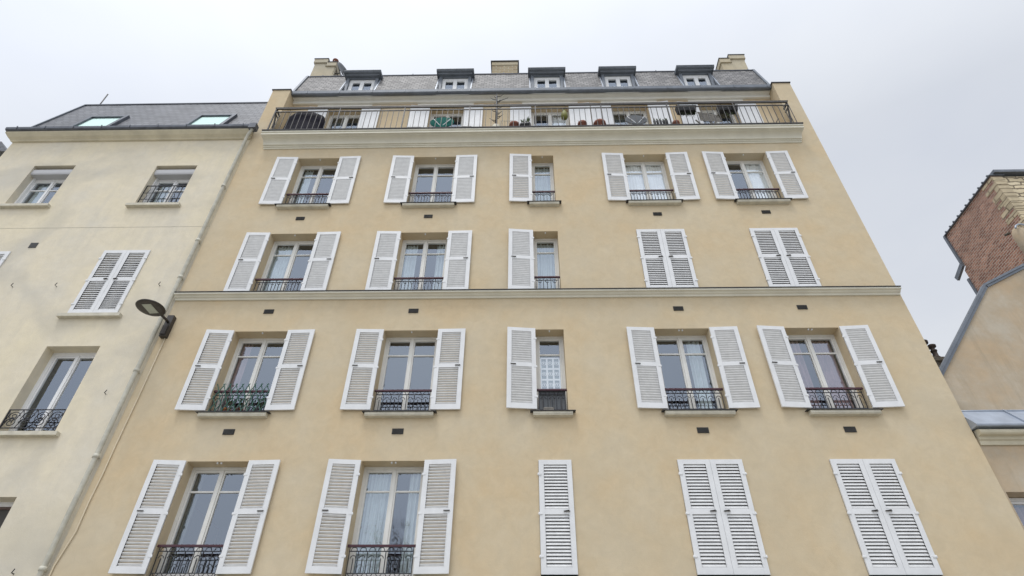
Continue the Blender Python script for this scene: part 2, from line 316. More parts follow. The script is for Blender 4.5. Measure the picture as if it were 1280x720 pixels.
# ------------------------------------------------------------ shutter leaves (shared meshes)
LEAF = {}
def leaf_meshes(w, h, side, hh=0.014, pitch=0.0555):
    key = (round(w, 3), round(h, 3), side, hh)
    if key in LEAF: return LEAF[key]
    s = side; f = MB(); st = 0.088; tk = 0.034
    zt, zm0, zm1, zb = h - 0.085, h * 0.545, h * 0.495, 0.11
    f.box(0, s * st, -tk, 0, 0, h); f.box(s * (w - st), s * w, -tk, 0, 0, h)
    f.box(s * st, s * (w - st), -tk + .001, -.001, zt, h); f.box(s * st, s * (w - st), -tk + .001, -.001, zm1, zm0); f.box(s * st, s * (w - st), -tk + .001, -.001, 0, zb)
    # narrow bead proud of the frame round each louvred field
    for a, b in ((zb, zm1), (zm0, zt)):
        f.box(s * (st - .006), s * st, -tk - .004, .004, a, b); f.box(s * (w - st), s * (w - st + .006), -tk - .004, .004, a, b)
    lv = MB()
    for a, b in ((zb, zm1), (zm0, zt)):
        n = int(round((b - a) / pitch)); p = (b - a) / n
        for i in range(n):
            z = a + p * (i + 0.5); y0, y1 = -tk + .008, -.008; t = 0.0058
            x0, x1 = s * (st - .002), s * (w - st + .002)
            lv.add([(x0, y0, z - hh - t), (x1, y0, z - hh - t), (x1, y1, z + hh - t), (x0, y1, z + hh - t), (x0, y0, z - hh + t), (x1, y0, z - hh + t), (x1, y1, z + hh + t), (x0, y1, z + hh + t)],
                   [(0, 3, 2, 1), (4, 5, 6, 7), (0, 1, 5, 4), (1, 2, 6, 5), (2, 3, 7, 6), (3, 0, 4, 7)])
    hg = MB().box(-s * .022, s * .045, -.008, .005, -.013, .013); hg.tube([(-s * .008, -.003, -.026), (-s * .008, -.003, .026)], .0085, 8)
    lt = MB().box(-.06, .045, -.008, .006, -.008, .008); lt.tube([(-.05, -.012, 0), (.03, -.02, .012)], .007, 6)
    LEAF[key] = (f.mesh('shutter', 'white_paint'), lv.mesh('louvres', 'white_louvre'), hg.mesh('hinge', 'white_paint'), lt.mesh('latch', 'iron_grey'))
    return LEAF[key]
def leaf(parent, x, z0, w, h, side, phi=None, y=10.2, label=None, hh=0.014, pitch=0.0555):
    """side +1: hinged at its left, closed towards +x. phi None = closed, else degrees off the wall when folded back"""
    f, lv, hg, lt = leaf_meshes(w, h, side, hh, pitch)
    if phi is None: o = put('shutter', f, parent, (x, y - .004, z0), 0)
    else: o = put('shutter', f, parent, (x, y - .052, z0), R(180 + side * phi))
    if label: o['label'] = label
    kid('louvres', lv, o)
    for q in (0.14, 0.5, 0.86):
        k = kid('hinge', hg, o); k.location = (0, (-.036 if phi is None else .0), h * q)
    k = kid('latch', lt, o); k.location = (side * (w * .80), (.012 if phi is not None else -.046), h * .52)
    return o

PANEL = {}
def panel_leaf(parent, x, z0, w, h, side, phi, y):
    key = (round(w, 3), side)
    if key not in PANEL:
        f = MB(); s = side; t = .03
        f.box(0, s * .09, -t, 0, 0, h); f.box(s * (w - .09), s * w, -t, 0, 0, h)
        for a, b in ((0, .16), (h * .42, h * .42 + .1), (h - .10, h)): f.box(s * .09, s * (w - .09), -t + .001, -.001, a, b)
        p = MB().box(s * .09, s * (w - .09), -t + .009, -.009, .16, h * .42).box(s * .09, s * (w - .09), -t + .009, -.009, h * .42 + .1, h - .10)
        PANEL[key] = (f.mesh('panel_shutter', 'white_paint'), p.mesh('panel', 'white_paint'))
    o = put('panel_shutter', PANEL[key][0], parent, (x, y - .04, z0), R(180 + side * phi)); kid('panel', PANEL[key][1], o); return o
# ------------------------------------------------------------ windows
def face_out(o):
    me = o.data
    if any(p.normal.y > 0 for p in me.polygons):
        for p in me.polygons:
            if p.normal.y > 0: p.flip()
    me.update()
def window(parent, x0, x1, z0, z1, yf, sashes=2, transom=0.45, m='frame_white', label=None, wd=0.055, gm='glass', mid=0.055, bot=0.075, grille=False):
    f = MB(); d = 0.07
    f.box(x0, x0 + wd, yf, yf + d, z0, z1); f.box(x1 - wd, x1, yf, yf + d, z0, z1); f.box(x0 + wd, x1 - wd, yf, yf + d, z1 - wd, z1); f.box(x0 + wd, x1 - wd, yf, yf + d, z0, z0 + wd * .7)
    if grille: xm = (x0 + x1) / 2; f.box(xm + .06, xm + .34, yf - .012, yf - .001, z1 - .045, z1 - .022)
    w = obj('window', f, m, parent, label=label)
    ix0, ix1, iz0, iz1 = x0 + wd, x1 - wd, z0 + wd * .7, z1 - wd
    if gm == 'room_dark': m = 'frame_shade_brown'
    g = MB(); n = sashes; W = (ix1 - ix0) / n; ys = yf + .014
    for i in range(n):
        a, b = ix0 + W * i, ix0 + W * (i + 1); st = 0.036; c = MB()
        la = st if (i == 0) else mid; rb = st if (i == n - 1) else mid
        c.box(a + .002, a + la, ys, ys + .05, iz0 + .002, iz1 - .002); c.box(b - rb, b - .002, ys, ys + .05, iz0 + .002, iz1 - .002)
        c.box(a + la, b - rb, ys, ys + .05, iz1 - .045, iz1 - .002); c.box(a + la, b - rb, ys, ys + .05, iz0 + .002, iz0 + bot)
        if transom: c.box(a + la, b - rb, ys + .004, ys + .04, z1 - transom - .015, z1 - transom + .015)
        obj('casement', c, m, w)
        xa, xb, za, zb = a + la - .004, b - rb + .004, iz0 + bot - .01, iz1 - .04; g.add([(xa, ys + .025, za), (xb, ys + .025, za), (xb, ys + .025, zb), (xa, ys + .025, zb)], [(0, 1, 2, 3)])
    if n == 2:
        xm = (ix0 + ix1) / 2; obj('meeting_stile', MB().box(xm - .026, xm + .026, ys - .018, ys - .001, iz0 + .004, iz1 - .004), m, w)
    o = obj('pane', g, gm, w); face_out(o)
    return w
def curtain(w, x0, x1, z0, z1, y, m='curtain_white', folds=7, amp=0.03, taper=0.0):
    c = MB(); n = folds * 8; nz = 6; vs = []
    for j in range(nz + 1):
        t = j / nz; z = z1 + (z0 - z1) * t
        for i in range(n + 1):
            u = i / n; xa = x0 + (x1 - x0) * u * (1 - taper * t * t)
            vs.append((xa, y + amp * math.sin(2 * math.pi * folds * u + .4 * math.sin(3 * t)) + .012 * math.sin(17 * u), z))
    k = len(vs); vs += [(a, b + .003, c_) for a, b, c_ in vs]
    fs = []
    for j in range(nz):
        for i in range(n):
            a = j * (n + 1) + i; fs += [(a, a + 1, a + n + 2, a + n + 1), (k + a, k + a + n + 1, k + a + n + 2, k + a + 1)]
    c.add(vs, fs, True)
    me = c.mesh('curtain', m, wloc(w)); o = put('curtain', me, w, wloc(w)); return o

def arc(cx, y, cz, r, a0, a1, n=8): return [(cx + r * math.cos(R(a0 + (a1 - a0) * i / n)), y, cz + r * math.sin(R(a0 + (a1 - a0) * i / n))) for i in range(n + 1)]
def railing(parent, x0, x1, z0, h=0.48, y=10.24, style=0):
    """window guard with hoops; style 1: plain with small ornaments"""
    g = MB(); zt = z0 + h; t = .0065; a, b = x0 + .045, x1 - .045
    zl, zu = z0 + .065, zt - .10
    n = max(2, int(round((b - a) / .155))); p = (b - a) / n
    g.box(a - .006, a + .006, y - .006, y + .006, z0 + .01, zt - .03); g.box(b - .006, b + .006, y - .006, y + .006, z0 + .01, zt - .03)
    g.box(a, b, y - .007, y + .007, zu - .007, zu + .007); g.box(a, b, y - .007, y + .007, zl - .006, zl + .006); g.box(a, b, y - .007, y + .007, z0 + .004, z0 + .014)
    for i in range(n + 1):
        x = a + p * i
        if style == 0:
            if 0 < i < n or True:
                g.box(x - t, x + t, y - t, y + t, zl, zu)
            if i < n:
                g.tube(arc(x + p / 2, y - .004, zu + .012, p * .33, 200, -20), t, 5)
                g.box(x + p / 2 - t, x + p / 2 + t, y - t, y + t, zl, zu - .11); g.tube(arc(x + p / 2, y - .004, zu - .11, p * .30, 0, 180), t, 5)
            if 0 < i: g.tube(arc(x - p / 2, y - .004, zl - .002, p * .30, 180, 360), t, 5)
        else:
            g.box(x - t, x + t, y - t, y + t, z0 + .01, zt - .03)
            if i < n:
                g.box(x + p / 2 - t, x + p / 2 + t, y - t, y + t, zl, zu)
                g.tube(arc(x + p / 2, y - .004, zu - .03, p * .26, 0, 330), t * 1.1, 5); g.tube(arc(x + p / 2, y - .004, zl + .04, p * .22, 180, 360), t, 5)
    o = obj('window_railing', g, 'iron', parent)
    obj('handrail', MB().box(x0 + .004, x1 - .004, y - .024, y + .02, zt - .034, zt), 'burgundy', o)
    return o

# ============================================================ MAIN BUILDING
YF = 10.2
A = thing('apartment_building', 'ochre rendered apartment block with white louvred shutters and a railed top balcony', 'building', (0.2, YF, GROUND))
C = {1: (-6.03, -4.90), 2: (-2.90, -1.77), 3: (0.235, 0.82), 4: (2.67, 3.80), 5: (5.32, 6.445)}
ROW = {1: (11.325, 13.19), 2: (8.455, 10.32), 3: (5.575, 7.44), 4: (2.685, 4.58)}
closed = {(2, 4), (2, 5), (4, 3), (4, 4), (4, 5)}
holes = [(C[c][0], C[c][1], ROW[r][0] - .045, ROW[r][1]) for r in ROW for c in C]
obj('wall', wall(MB(), -7.6, 8.05, GROUND, 14.0, YF, 0.42, holes), 'plaster_ochre', A)
# side and back walls give the block its depth
obj('wall', MB().box(-7.6, -7.25, YF + .422, 21, GROUND, 14.0), 'plaster_ochre', A)
obj('wall', MB().box(7.7, 8.05, YF + .422, 21, GROUND, 14.0), 'plaster_ochre', A)
obj('wall', MB().box(-7.24, 7.69, 20.7, 21, GROUND, 16.5), 'plaster_ochre', A)
pb = MB().box(-7.22, 7.68, 14.5, 14.6, GROUND, 16.3)
for r in ROW: pb.box(-7.22, 7.68, YF + .43, 14.49, ROW[r][1] + .25, ROW[r][1] + .45)
for c in (-3.9, -.8, 1.7, 4.5): pb.box(c - .05, c + .05, YF + .44, 14.48, GROUND, 13.3)
obj('interior_wall', pb, 'room_dark', A)
# parapet ends of the party walls above the balcony
for x0, x1 in ((-7.6, -7.06), (7.53, 8.05)):
    w_ = obj('party_wall', MB().box(x0, x1, YF, 21, 14.001, 16.53), 'plaster_ochre', A)
    obj('coping', MB().box(x0 - .03, x1 + .02, YF - .03, 21.02, 16.531, 16.565), 'flashing_dark', w_)
# string course
s_ = obj('string_course', MB().prof([(YF + .02, 8.27), (10.165, 8.27), (10.155, 8.305), (10.12, 8.32), (10.10, 8.345), (10.055, 8.355), (10.055, 8.395), (YF + .02, 8.405)], -7.6, 8.03), 'trim_paint', A)
obj('flashing', MB().prof([(YF + .02, 8.407), (10.035, 8.397), (10.035, 8.412), (YF + .02, 8.432)], -7.6, 8.03), 'flashing_dark', s_)
# balcony slab with its moulded cornice
cp = [(10.63, 14.0), (9.87, 14.0), (9.87, 13.945), (9.895, 13.94), (9.895, 13.90), (9.88, 13.895), (9.88, 13.855), (9.94, 13.85), (9.94, 13.83)]
for i in range(1, 8):
    t = i / 8; cp.append((9.94 + .16 * math.sin(t * math.pi / 2), 13.83 - .13 * (1 - math.cos(t * math.pi / 2))))
cp += [(10.10, 13.70), (10.10, 13.685), (10.14, 13.68), (10.14, 13.645), (10.17, 13.64), (10.17, 13.595), (YF - .001, 13.595), (YF - .001, 13.999), (10.63, 13.999)]
slab = obj('balcony_slab', MB().prof([p for p in cp if p[0] < 10.3], -7.10, 7.53, 0.14, YF), 'trim_paint', A)
obj('balcony_floor', MB().box(-7.05, 7.525, YF + .002, 10.64, 13.96, 14.03), 'paving', A)
obj('flashing', MB().prof([(9.845, 14.002), (9.845, 14.035), (YF, 14.045), (YF, 14.002)], -7.15, 7.585), 'flashing_dark', slab)
# set back storey
YB = 10.62
sw = {1: (-5.92, -4.88), 2: (-2.80, -1.76), 3: (0.27, 1.41), 4: (2.68, 3.79), 5: (5.29, 6.40)}
wb = wall(MB(), -7.06, 7.53, 14.03, 16.6, YB, 0.34, [(a, b, 14.09, 16.14) for a, b in sw.values()])
attic = obj('attic_wall', wb, 'plaster_attic', A)
for c, (a, b) in {1: (-6.29, -4.6), 2: (-3.2, -1.48), 3: (-.0, 1.7), 4: (2.4, 4.1), 5: (5.05, 6.71)}.items():
    obj('lintel_band', MB().box(a, b, YB - .012, YB - .001, 16.141, 16.332), 'white_band', attic)
obj('interior_wall', MB().box(-7.0, 7.5, 13.0, 13.1, 14.05, 16.5).box(-7.0, 7.5, YB + .36, 13.0, 16.45, 16.55), 'room_dark', A)
for c, (a, b) in sw.items():
    w = window(A, a, b, 14.09, 16.13, YB + .22, 2 if c != 3 else 2, transom=None, bot=0.5, wd=0.06)
    if c == 3: curtain(w, .84, 1.35, 14.2, 16.1, YB + .34, 'curtain_white')
    if c in (1, 4): curtain(w, a + .1, a + .5, 14.2, 16.1, YB + .36, 'curtain_dark', 4)
for c, (ph1, ph2) in {1: (3, 3), 2: (4, 3), 3: (2, 4), 4: (3, 6), 5: (3, 2)}.items():
    a, b = sw[c]; w = (b - a) / 2
    panel_leaf(A, a, 14.08, w + .06, 2.1, 1, ph1, YB); panel_leaf(A, b, 14.08, w + .06, 2.1, -1, ph2, YB)
# eaves: fascia bands, gutter, mansard
e_ = obj('eaves_cornice', MB().prof([(YB - .001, 16.335), (10.54, 16.33), (10.53, 16.345), (10.53, 16.455), (10.515, 16.47), (10.44, 16.475), (10.425, 16.49), (10.42, 16.60), (YB - .001, 16.60)], -7.055, 7.525), 'white_band', A)
gt = MB().prof([(10.375, 16.445), (10.30, 16.445), (10.275, 16.475), (10.27, 16.59), (10.285, 16.60), (10.375, 16.60)], -7.05, 7.52)
for i in range(15): gt.box(-6.6 + i * 1.0, -6.57 + i * 1.0, 10.262, 10.272, 16.46, 16.605)
obj('gutter', gt, 'zinc', A)
DX = [-5.14, -2.14, 0.80, 3.06, 5.54]
# mansard slope with a notch for each dormer
P0, P1 = Vector((0, 10.37, 16.56)), Vector((0, 10.80, 18.27))
def slope(z): return P0.y + (z - P0.z) * (P1.y - P0.y) / (P1.z - P0.z)
rf = MB(); xs = [-7.1]
for d in DX: xs += [d - .53, d + .53]
xs.append(7.56)
def rq(x0, x1, z0, z1): rf.add([(x0, slope(z0), z0), (x1, slope(z0), z0), (x1, slope(z1), z1), (x0, slope(z1), z1)], [(0, 1, 2, 3)])
for i in range(0, len(xs) - 1):
    if i % 2 == 0: rq(xs[i], xs[i + 1], 16.56, 18.27)
    else: rq(xs[i], xs[i + 1], 18.12, 18.27)
rf.add([(-7.1, 10.80, 18.27), (7.56, 10.80, 18.27), (7.56, 15.5, 19.5), (-7.1, 15.5, 19.5), (7.56, 21, 17.5), (-7.1, 21, 17.5)], [(0, 1, 2, 3), (3, 2, 4, 5)])
rf.add([(-7.1, 10.37, 16.56), (-7.1, 10.8, 18.27), (-7.1, 15.5, 19.5), (-7.1, 21, 17.5), (-7.1, 21, 16.5)], [(0, 1, 2, 3, 4)])
rf.add([(7.56, 10.37, 16.56), (7.56, 10.8, 18.27), (7.56, 15.5, 19.5), (7.56, 21, 17.5), (7.56, 21, 16.5)], [(0, 1, 2, 3, 4)])
roof = obj('mansard_roof', rf, 'slate', A)
rg = MB().prof([(10.775, 18.255), (10.77, 18.29), (10.86, 18.31), (10.86, 18.28)], -7.12, 7.58)
for x in range(-7, 8):
    if all(abs(x + .4 - d) > .7 for d in DX): rg.tube([(x + .4, 10.79, 18.27), (x + .4, 10.79, 18.345)], .02, 6)
obj('ridge_flashing', rg, 'zinc_dark', roof)
for x in (-7.1, 7.56): obj('verge_flashing', MB().extr([(x - .035, 10.33, 16.56), (x - .035, 10.765, 18.30), (x - .035, 10.83, 18.30), (x - .035, 10.40, 16.56)], (.07, 0, 0)), 'zinc', roof)
for d in DX:
    c_ = MB(); ya, yb = 10.60, 11.1
    for sx in (-1, 1):
        xo = d + sx * .53
        # cheek between roof slope and the window plane, then the casing post
        c_.extr([(xo - .015, slope(16.56) + .005, 16.56), (xo - .015, yb, 16.56), (xo - .015, yb, 18.12), (xo - .015, slope(18.1) + .005, 18.12)], (.03, 0, 0))
        c_.box(d + sx * .42, d + sx * .512, ya, ya + .12, 16.5, 17.86)
        # pale lead strip up the slope beside the dormer
    c_.box(d - .419, d + .419, ya, ya + .10, 17.80, 17.86)
    dm = obj('dormer', c_, 'zinc', A)
    hd = MB().prof([(10.45, 17.90), (10.42, 17.915), (10.42, 17.95), (10.40, 17.96), (10.40, 17.985), (10.9, 18.10), (11.5, 18.40), (11.5, 17.90)], d - .60, d + .60)
    hd.prof([(10.52, 17.861), (10.50, 17.899), (11.4, 17.899), (11.4, 17.861)], d - .55, d + .55)
    obj('dormer_hood', hd, 'zinc', dm)
    for sx in (-1, 1):
        x = d + sx * .55; obj('side_flashing', MB().extr([(x - .012, slope(16.6) - .012, 16.6), (x + .012, slope(16.6) - .012, 16.6), (x + .012, slope(17.86) - .012, 17.86), (x - .012, slope(17.86) - .012, 17.86)], (0, .02, .005)), 'zinc_pale', dm)
    f = MB(); x0, x1, z0, z1, y0 = d - .415, d + .415, 16.5, 17.80, 10.66
    f.box(x0, x0 + .06, y0, y0 + .06, z0, z1); f.box(x1 - .06, x1, y0, y0 + .06, z0, z1); f.box(x0 + .06, x1 - .06, y0, y0 + .06, z1 - .09, z1); f.box(d - .06, d + .06, y0 - .01, y0 + .05, z0, z1 - .09)
    f.box(x0 + .06, d - .06, y0 + .005, y0 + .05, z1 - .15, z1 - .09); f.box(d + .06, x1 - .06, y0 + .005, y0 + .05, z1 - .15, z1 - .09)
    f.box(x0 + .06, x0 + .11, y0 + .005, y0 + .05, z0, z1 - .15); f.box(x1 - .11, x1 - .06, y0 + .005, y0 + .05, z0, z1 - .15)
    obj('window_frame', f, 'white_paint', dm)
    pg = MB()
    for xa, xb in ((x0 + .1, d - .05), (d + .05, x1 - .1)): pg.add([(xa, y0 + .03, z0), (xb, y0 + .03, z0), (xb, y0 + .03, z1 - .14), (xa, y0 + .03, z1 - .14)], [(0, 1, 2, 3)])
    face_out(obj('pane', pg, 'glass', dm))
    obj('reflection_sheet', MB().box(x0 + .05, x1 - .05, y0 + .12, y0 + .125, z0, z1 - .38), 'curtain_white', dm)  # white sheet added behind the panes to imitate their pale reflection
# air vents
for x, z in [(-5.45, 10.84), (-2.31, 10.87), (3.26, 10.87), (5.88, 10.9), (-5.46, 7.96), (-2.35, 7.95), (3.27, 7.96), (5.87, 7.97), (-5.46, 5.15), (-2.33, 5.15), (3.24, 5.15), (5.89, 5.155)]:
    v = MB().box(x - .105, x + .105, YF - .012, YF - .001, z - .055, z + .055)
    o = obj('air_vent', v, 'vent_dark', A)
    s = MB()
    for k in range(5): s.prof([(YF - .022, z - .048 + k * .021), (YF - .012, z - .04 + k * .021), (YF - .012, z - .036 + k * .021), (YF - .022, z - .043 + k * .021)], x - .095, x + .095)
    obj('vent_slats', s, 'iron_grey', o)
# chimneys
def chimney(xa, xb, xs_, ztop, zlow, y, mt, low_side, depth=1.6, pots=0, capm='flashing_dark'):
    c = MB(); z0 = 18.3
    hi = (xa, xs_) if low_side > 0 else (xs_, xb); lo = (xs_, xb) if low_side > 0 else (xa, xs_)
    c.box(hi[0], hi[1], y, y + depth, z0, ztop - .26); c.box(lo[0], lo[1], y + .002, y + depth, z0, zlow - .26)
    o = obj('chimney', c, mt, A)
    b = MB().box(hi[0] - .04, hi[1] + .04, y - .05, y + depth + .05, ztop - .26, ztop - .03); b.box(lo[0] + (.04 if low_side > 0 else -.04), lo[1] + (.04 if low_side > 0 else -.04), y - .048, y + depth + .05, zlow - .26, zlow - .03)
    obj('chimney_band', b, mt, o)
    k = MB().box(hi[0] - .06, hi[1] + .06, y - .07, y + depth + .07, ztop - .03, ztop); k.box(lo[0] + (.06 if low_side > 0 else -.06), lo[1] + (.06 if low_side > 0 else -.06), y - .068, y + depth + .07, zlow - .03, zlow)
    obj('chimney_cap', k, capm, o); return o
cl = chimney(-7.55, -6.78, -7.13, 20.79, 20.56, 11.6, 'plaster_chimney', 1)
obj('chimney_pot', MB().lathe((-6.86, 11.66, 20.56), [(.09, 0), (.09, .2), (.11, .21), (.11, .25), (.07, .26)], 14), 'terracotta', cl)
obj('lead_strip', MB().box(-6.776, -6.75, 11.62, 11.70, 18.3, 20.5), 'trim_cream', cl)
obj('chimney_flue', MB().box(-7.75, -7.60, 11.9, 12.3, 18.3, 20.5), 'plaster_chimney', cl)
cr_ = chimney(7.12, 7.98, 7.50, 20.63, 20.40, 11.6, 'plaster_chimney', -1)
obj('chimney_flue', MB().box(6.97, 7.07, 11.9, 12.5, 18.3, 20.1), 'plaster_chimney', cr_)
mc = MB().box(-1.06, -.16, 11.6, 12.6, 18.3, 20.23); o = obj('chimney', mc, 'brick_tan', A, label='middle chimney of bare tan brick')
obj('chimney_band', MB().box(-1.08, -.14, 11.58, 12.62, 20.23, 20.42), 'plaster_chimney', o); obj('chimney_cap', MB().box(-1.12, -.10, 11.54, 12.66, 20.42, 20.46), 'flashing_dark', o)
# balcony railing
YR = 9.95; rl = MB(); xa, xb = -7.06, 7.50
for z, t in ((15.155, .022), (15.0, .014)):
    rl.box(xa, xb, YR - t, YR + t, z - t, z + t)
    for x in (xa, xb): rl.box(x - t, x + t, YR + t + .001, YF - .005, z - t, z + t)
rl.box(xa, xb, YR - .012, YR + .012, 14.085, 14.11)
n = 94
for i in range(n + 1):
    x = xa + (xb - xa) * i / n
    if i % 12 == 0: rl.box(x - .016, x + .016, YR - .016, YR + .016, 14.04, 15.15)
    else: rl.box(x - .0075, x + .0075, YR - .0075, YR + .0075, 14.1, 15.0)
for x in (xa, xb):
    for k in (1,): rl.box(x - .008, x + .008, YR + .12 - .008, YR + .12 + .008, 14.06, 15.0)
    rl.bar((x, YR + .01, 15.14), (x * .995, YF - .02, 14.1), .03); rl.bar((x, YR + .08, 15.0), (x, YF - .005, 14.5), .02)
br = obj('balcony_railing', rl, 'iron_grey', A)
obj('handrail', MB().box(xa - .03, xb + .03, YR - .028, YR + .028, 15.178, 15.20), 'iron_grey', br)

# windows of the four storeys
PHI = {(1, 1): (2, 1.5), (1, 2): (2, 1), (1, 3): (3,), (1, 4): (2.5, 2), (1, 5): (3, 2), (2, 1): (1.5, 1.3), (2, 2): (1.8, 1), (2, 3): (5.5,), (3, 1): (4, 1.8), (3, 2): (2, 1), (3, 3): (6,), (3, 4): (3.5, 2.4), (3, 5): (5, 4), (4, 1): (4, 2.5), (4, 2): (5.5, 3.5)}
YW = 10.45
for r in ROW:
    z0, z1 = ROW[r]
    for c in C:
        x0, x1 = C[c]; h = z1 - z0 - .004
        if r != 2:
            s = obj('window_sill', MB().prof([(YF + .0, z0 - .062), (10.095, z0 - .075), (10.09, z0 - .125), (10.10, z0 - .135), (10.10, z0 - .15), (YF + .0, z0 - .155)], x0 - .075, x1 + .075), 'stone_sill', A)
            fl = MB().prof([(YF + .25, z0 - .045), (YF + .01, z0 - .052), (YF + .01, z0 - .035), (YF + .25, z0 - .025)], x0 + .001, x1 - .001)
            fl.prof([(YF - .002, z0 - .05), (10.075, z0 - .062), (10.072, z0 - .072), (10.08, z0 - .072), (10.08, z0 - .068), (YF - .002, z0 - .056)], x0 - .13, x1 + .13)
            obj('sill_flashing', fl, 'flashing_dark', s)
        SL = dict(hh=.013, pitch=.066) if (r == 1 and c >= 3) else dict(hh=.019) if r <= 2 else dict(hh=.0155) if (r == 3 and c >= 3) else dict(hh=.0105) if r == 3 else dict(hh=.0125)
        if c == 3:
            w = window(A, x0, x1, z0 - .03, z1 - .001, YW, 1, **({'m': 'frame_shade_brown', 'gm': 'room_dark'} if (r, c) in closed else {}))  # closed: dark matte pane and frame paint in the shade behind the louvres
            if (r, c) in closed: leaf(A, x0 + .004, z0, x1 - x0 - .008, h, 1, hh=.017)
            else: leaf(A, x0, z0, .575, h, 1, PHI[r, c][0], **SL)
        else:
            w = window(A, x0, x1, z0 - .03, z1 - .001, YW, 2, grille=(r, c) in {(4, 1), (4, 2), (3, 2), (2, 1), (2, 2)}, **({'m': 'frame_shade_brown', 'gm': 'room_dark'} if (r, c) in closed else {}))  # closed pairs: shade in the gaps put into dark pane and frame colours
            hw = (x1 - x0) / 2
            if (r, c) in closed: leaf(A, x0 + .003, z0, hw - .005, h, 1, hh=.017); leaf(A, x1 - .003, z0, hw - .005, h, -1, hh=.017)
            else: leaf(A, x0, z0, hw, h, 1, PHI[r, c][0], **SL); leaf(A, x1, z0, hw, h, -1, PHI[r, c][1], **SL)
        if (r, c) not in closed:
            railing(A, x0, x1, z0 - .03, 0.50, YF + .045, style=0 if r >= 3 else 1)
            xm = (x0 + x1) / 2
            for dx in ((-.035, .035) if (r == 4 or (r, c) in {(3, 4), (3, 5)}) else (0,)):
                obj('shutter_catch', MB().box(xm + dx - .012, xm + dx + .012, YF + .03, YF + .06, z1 - .03, z1 - .001), 'white_paint', w)
        yc = YW + .13
        cur = {(1, 1): [(x0 + .1, x0 + .32, 'curtain_sheer')], (1, 3): [(x0 + .05, x1 - .05, 'curtain_sheer')], (1, 4): [(x0 + .05, x1 - .05, 'curtain_white')], (1, 5): [(x0 + .57, x1 - .05, 'curtain_white')],
               (2, 1): [(x0 + .05, x0 + .5, 'curtain_sheer')], (2, 2): [(x0 + .06, x0 + .36, 'curtain_sheer'), (x1 - .3, x1 - .06, 'curtain_sheer')], (2, 3): [(x0 + .05, x1 - .05, 'curtain_sheer')],
               (3, 1): [(x0 + .06, x0 + .26, 'curtain_mauve')], (3, 4): [(x0 + .72, x1 - .14, 'curtain_sheer')], (3, 5): [(x0 + .06, x0 + .40, 'curtain_mauve'), (x0 + .57, x1 - .1, 'curtain_mauve')],
               (4, 1): [(x0 + .06, x0 + .2, 'curtain_dark')], (4, 2): [(x0 + .08, x0 + .52, 'curtain_sheer'), (x1 - .3, x1 - .06, 'curtain_sheer')]}.get((r, c), [])
        for a, b, mm in cur: curtain(w, a, b, z0, z1 - .08, yc if mm != 'curtain_white' else YW + .085, mm, folds=max(3, int((b - a) / .07)), amp=.018 if mm != 'curtain_white' else .006)
        if (r, c) == (3, 3):   # lace café curtain on the lower light
            lc = MB(); X0, X1, Z0, Z1 = x0 + .1, x1 - .1, z0 + .35, z1 - .5; ny, nx = 4, 3
            yl = YW + .075
            for j in range(ny + 1): z = Z0 + (Z1 - Z0) * j / ny; lc.box(X0, X1, yl, yl + .003, z - .02, z + .02)
            for i in range(nx + 1): x = X0 + (X1 - X0) * i / nx; lc.box(x - .018, x + .018, yl + .001, yl + .004, Z0, Z1)
            for j in range(ny):
                for i in range(nx):
                    cx, cz = X0 + (X1 - X0) * (i + .5) / nx, Z0 + (Z1 - Z0) * (j + .5) / ny
                    lc.tube(arc(cx, yl, cz, .042, 0, 360, 12), .009, 4); lc.box(cx - .012, cx + .012, yl, yl + .003, cz - .012, cz + .03)
            obj('lace_curtain', lc, 'curtain_white', w)
            obj('net_curtain', MB().box(X0, X1, YW + .11, YW + .112, Z0, Z1), 'curtain_sheer', w)

# things in the windows
t = MB(); X0, X1, zb, y = -6.00, -4.90, 5.56, YF + .0; nn = 9; st = (X1 - X0) / nn
for i in range(-5, nn + 1):
    for sg in (1, -1):
        xa_, xb_ = X0 + st * i, X0 + st * (i + 2.3)
        if sg < 0: xa_, xb_ = xb_, xa_
        # clip to the trellis width
        za, zc = zb, zb + .62
        def cl_(x, xa_=xa_, xb_=xb_, za=za, zc=zc): return za + (zc - za) * (x - xa_) / (xb_ - xa_)
        pa, pb_ = (xa_, za), (xb_, zc)
        if min(xa_, xb_) < X0:
            if xa_ < X0: pa = (X0, cl_(X0))
            else: pb_ = (X0, cl_(X0))
        if max(xa_, xb_) > X1:
            if xa_ > X1: pa = (X1, cl_(X1))
            else: pb_ = (X1, cl_(X1))
        if abs(pa[0] - pb_[0]) < .05: continue
        if max(xa_, xb_) <= X0 + .02 or min(xa_, xb_) >= X1 - .02: continue
        yy = y - .004 * sg
        t.bar((pa[0], yy, pa[1]), (pb_[0], yy, pb_[1]), .016, .006)
tr = tag(obj('trellis', t, 'trellis_green', origin=(-5.45, y, zb)), 'green expanding lattice trellis in front of a second-floor window guard', 'trellis')
for i, (x, mm, lb) in enumerate([(-5.72, 'orange', 'orange flower pot behind the green trellis, nearer the left shutter'), (-5.48, 'terracotta', 'reddish flower pot behind the green trellis, middle of the window sill'), (-5.12, 'board_grey', 'dark grey flower pot behind the green trellis, nearest the right shutter')]):
    p = thing('flower_pot', lb, 'flower pot', (x, YF + .14, 5.535), 'flower pots behind the trellis')
    obj('pot', MB().lathe((x, YF + .14, 5.535), [(.05, 0), (.072, .13), (.08, .135), (.08, .16)], 14), mm, p)
    lf = MB()
    for k in range(26):
        a = random.uniform(0, 6.28); rr = random.uniform(.02, .09); q = Vector((x + rr * math.cos(a), YF + .14 + rr * .5 * math.sin(a), 5.70 + random.uniform(0, .2)))
        lf.add([q, q + Vector((.035, .01, .02)), q + Vector((.01, -.01, .05))], [(0, 1, 2)])
    obj('foliage', lf, 'plant_green', p)
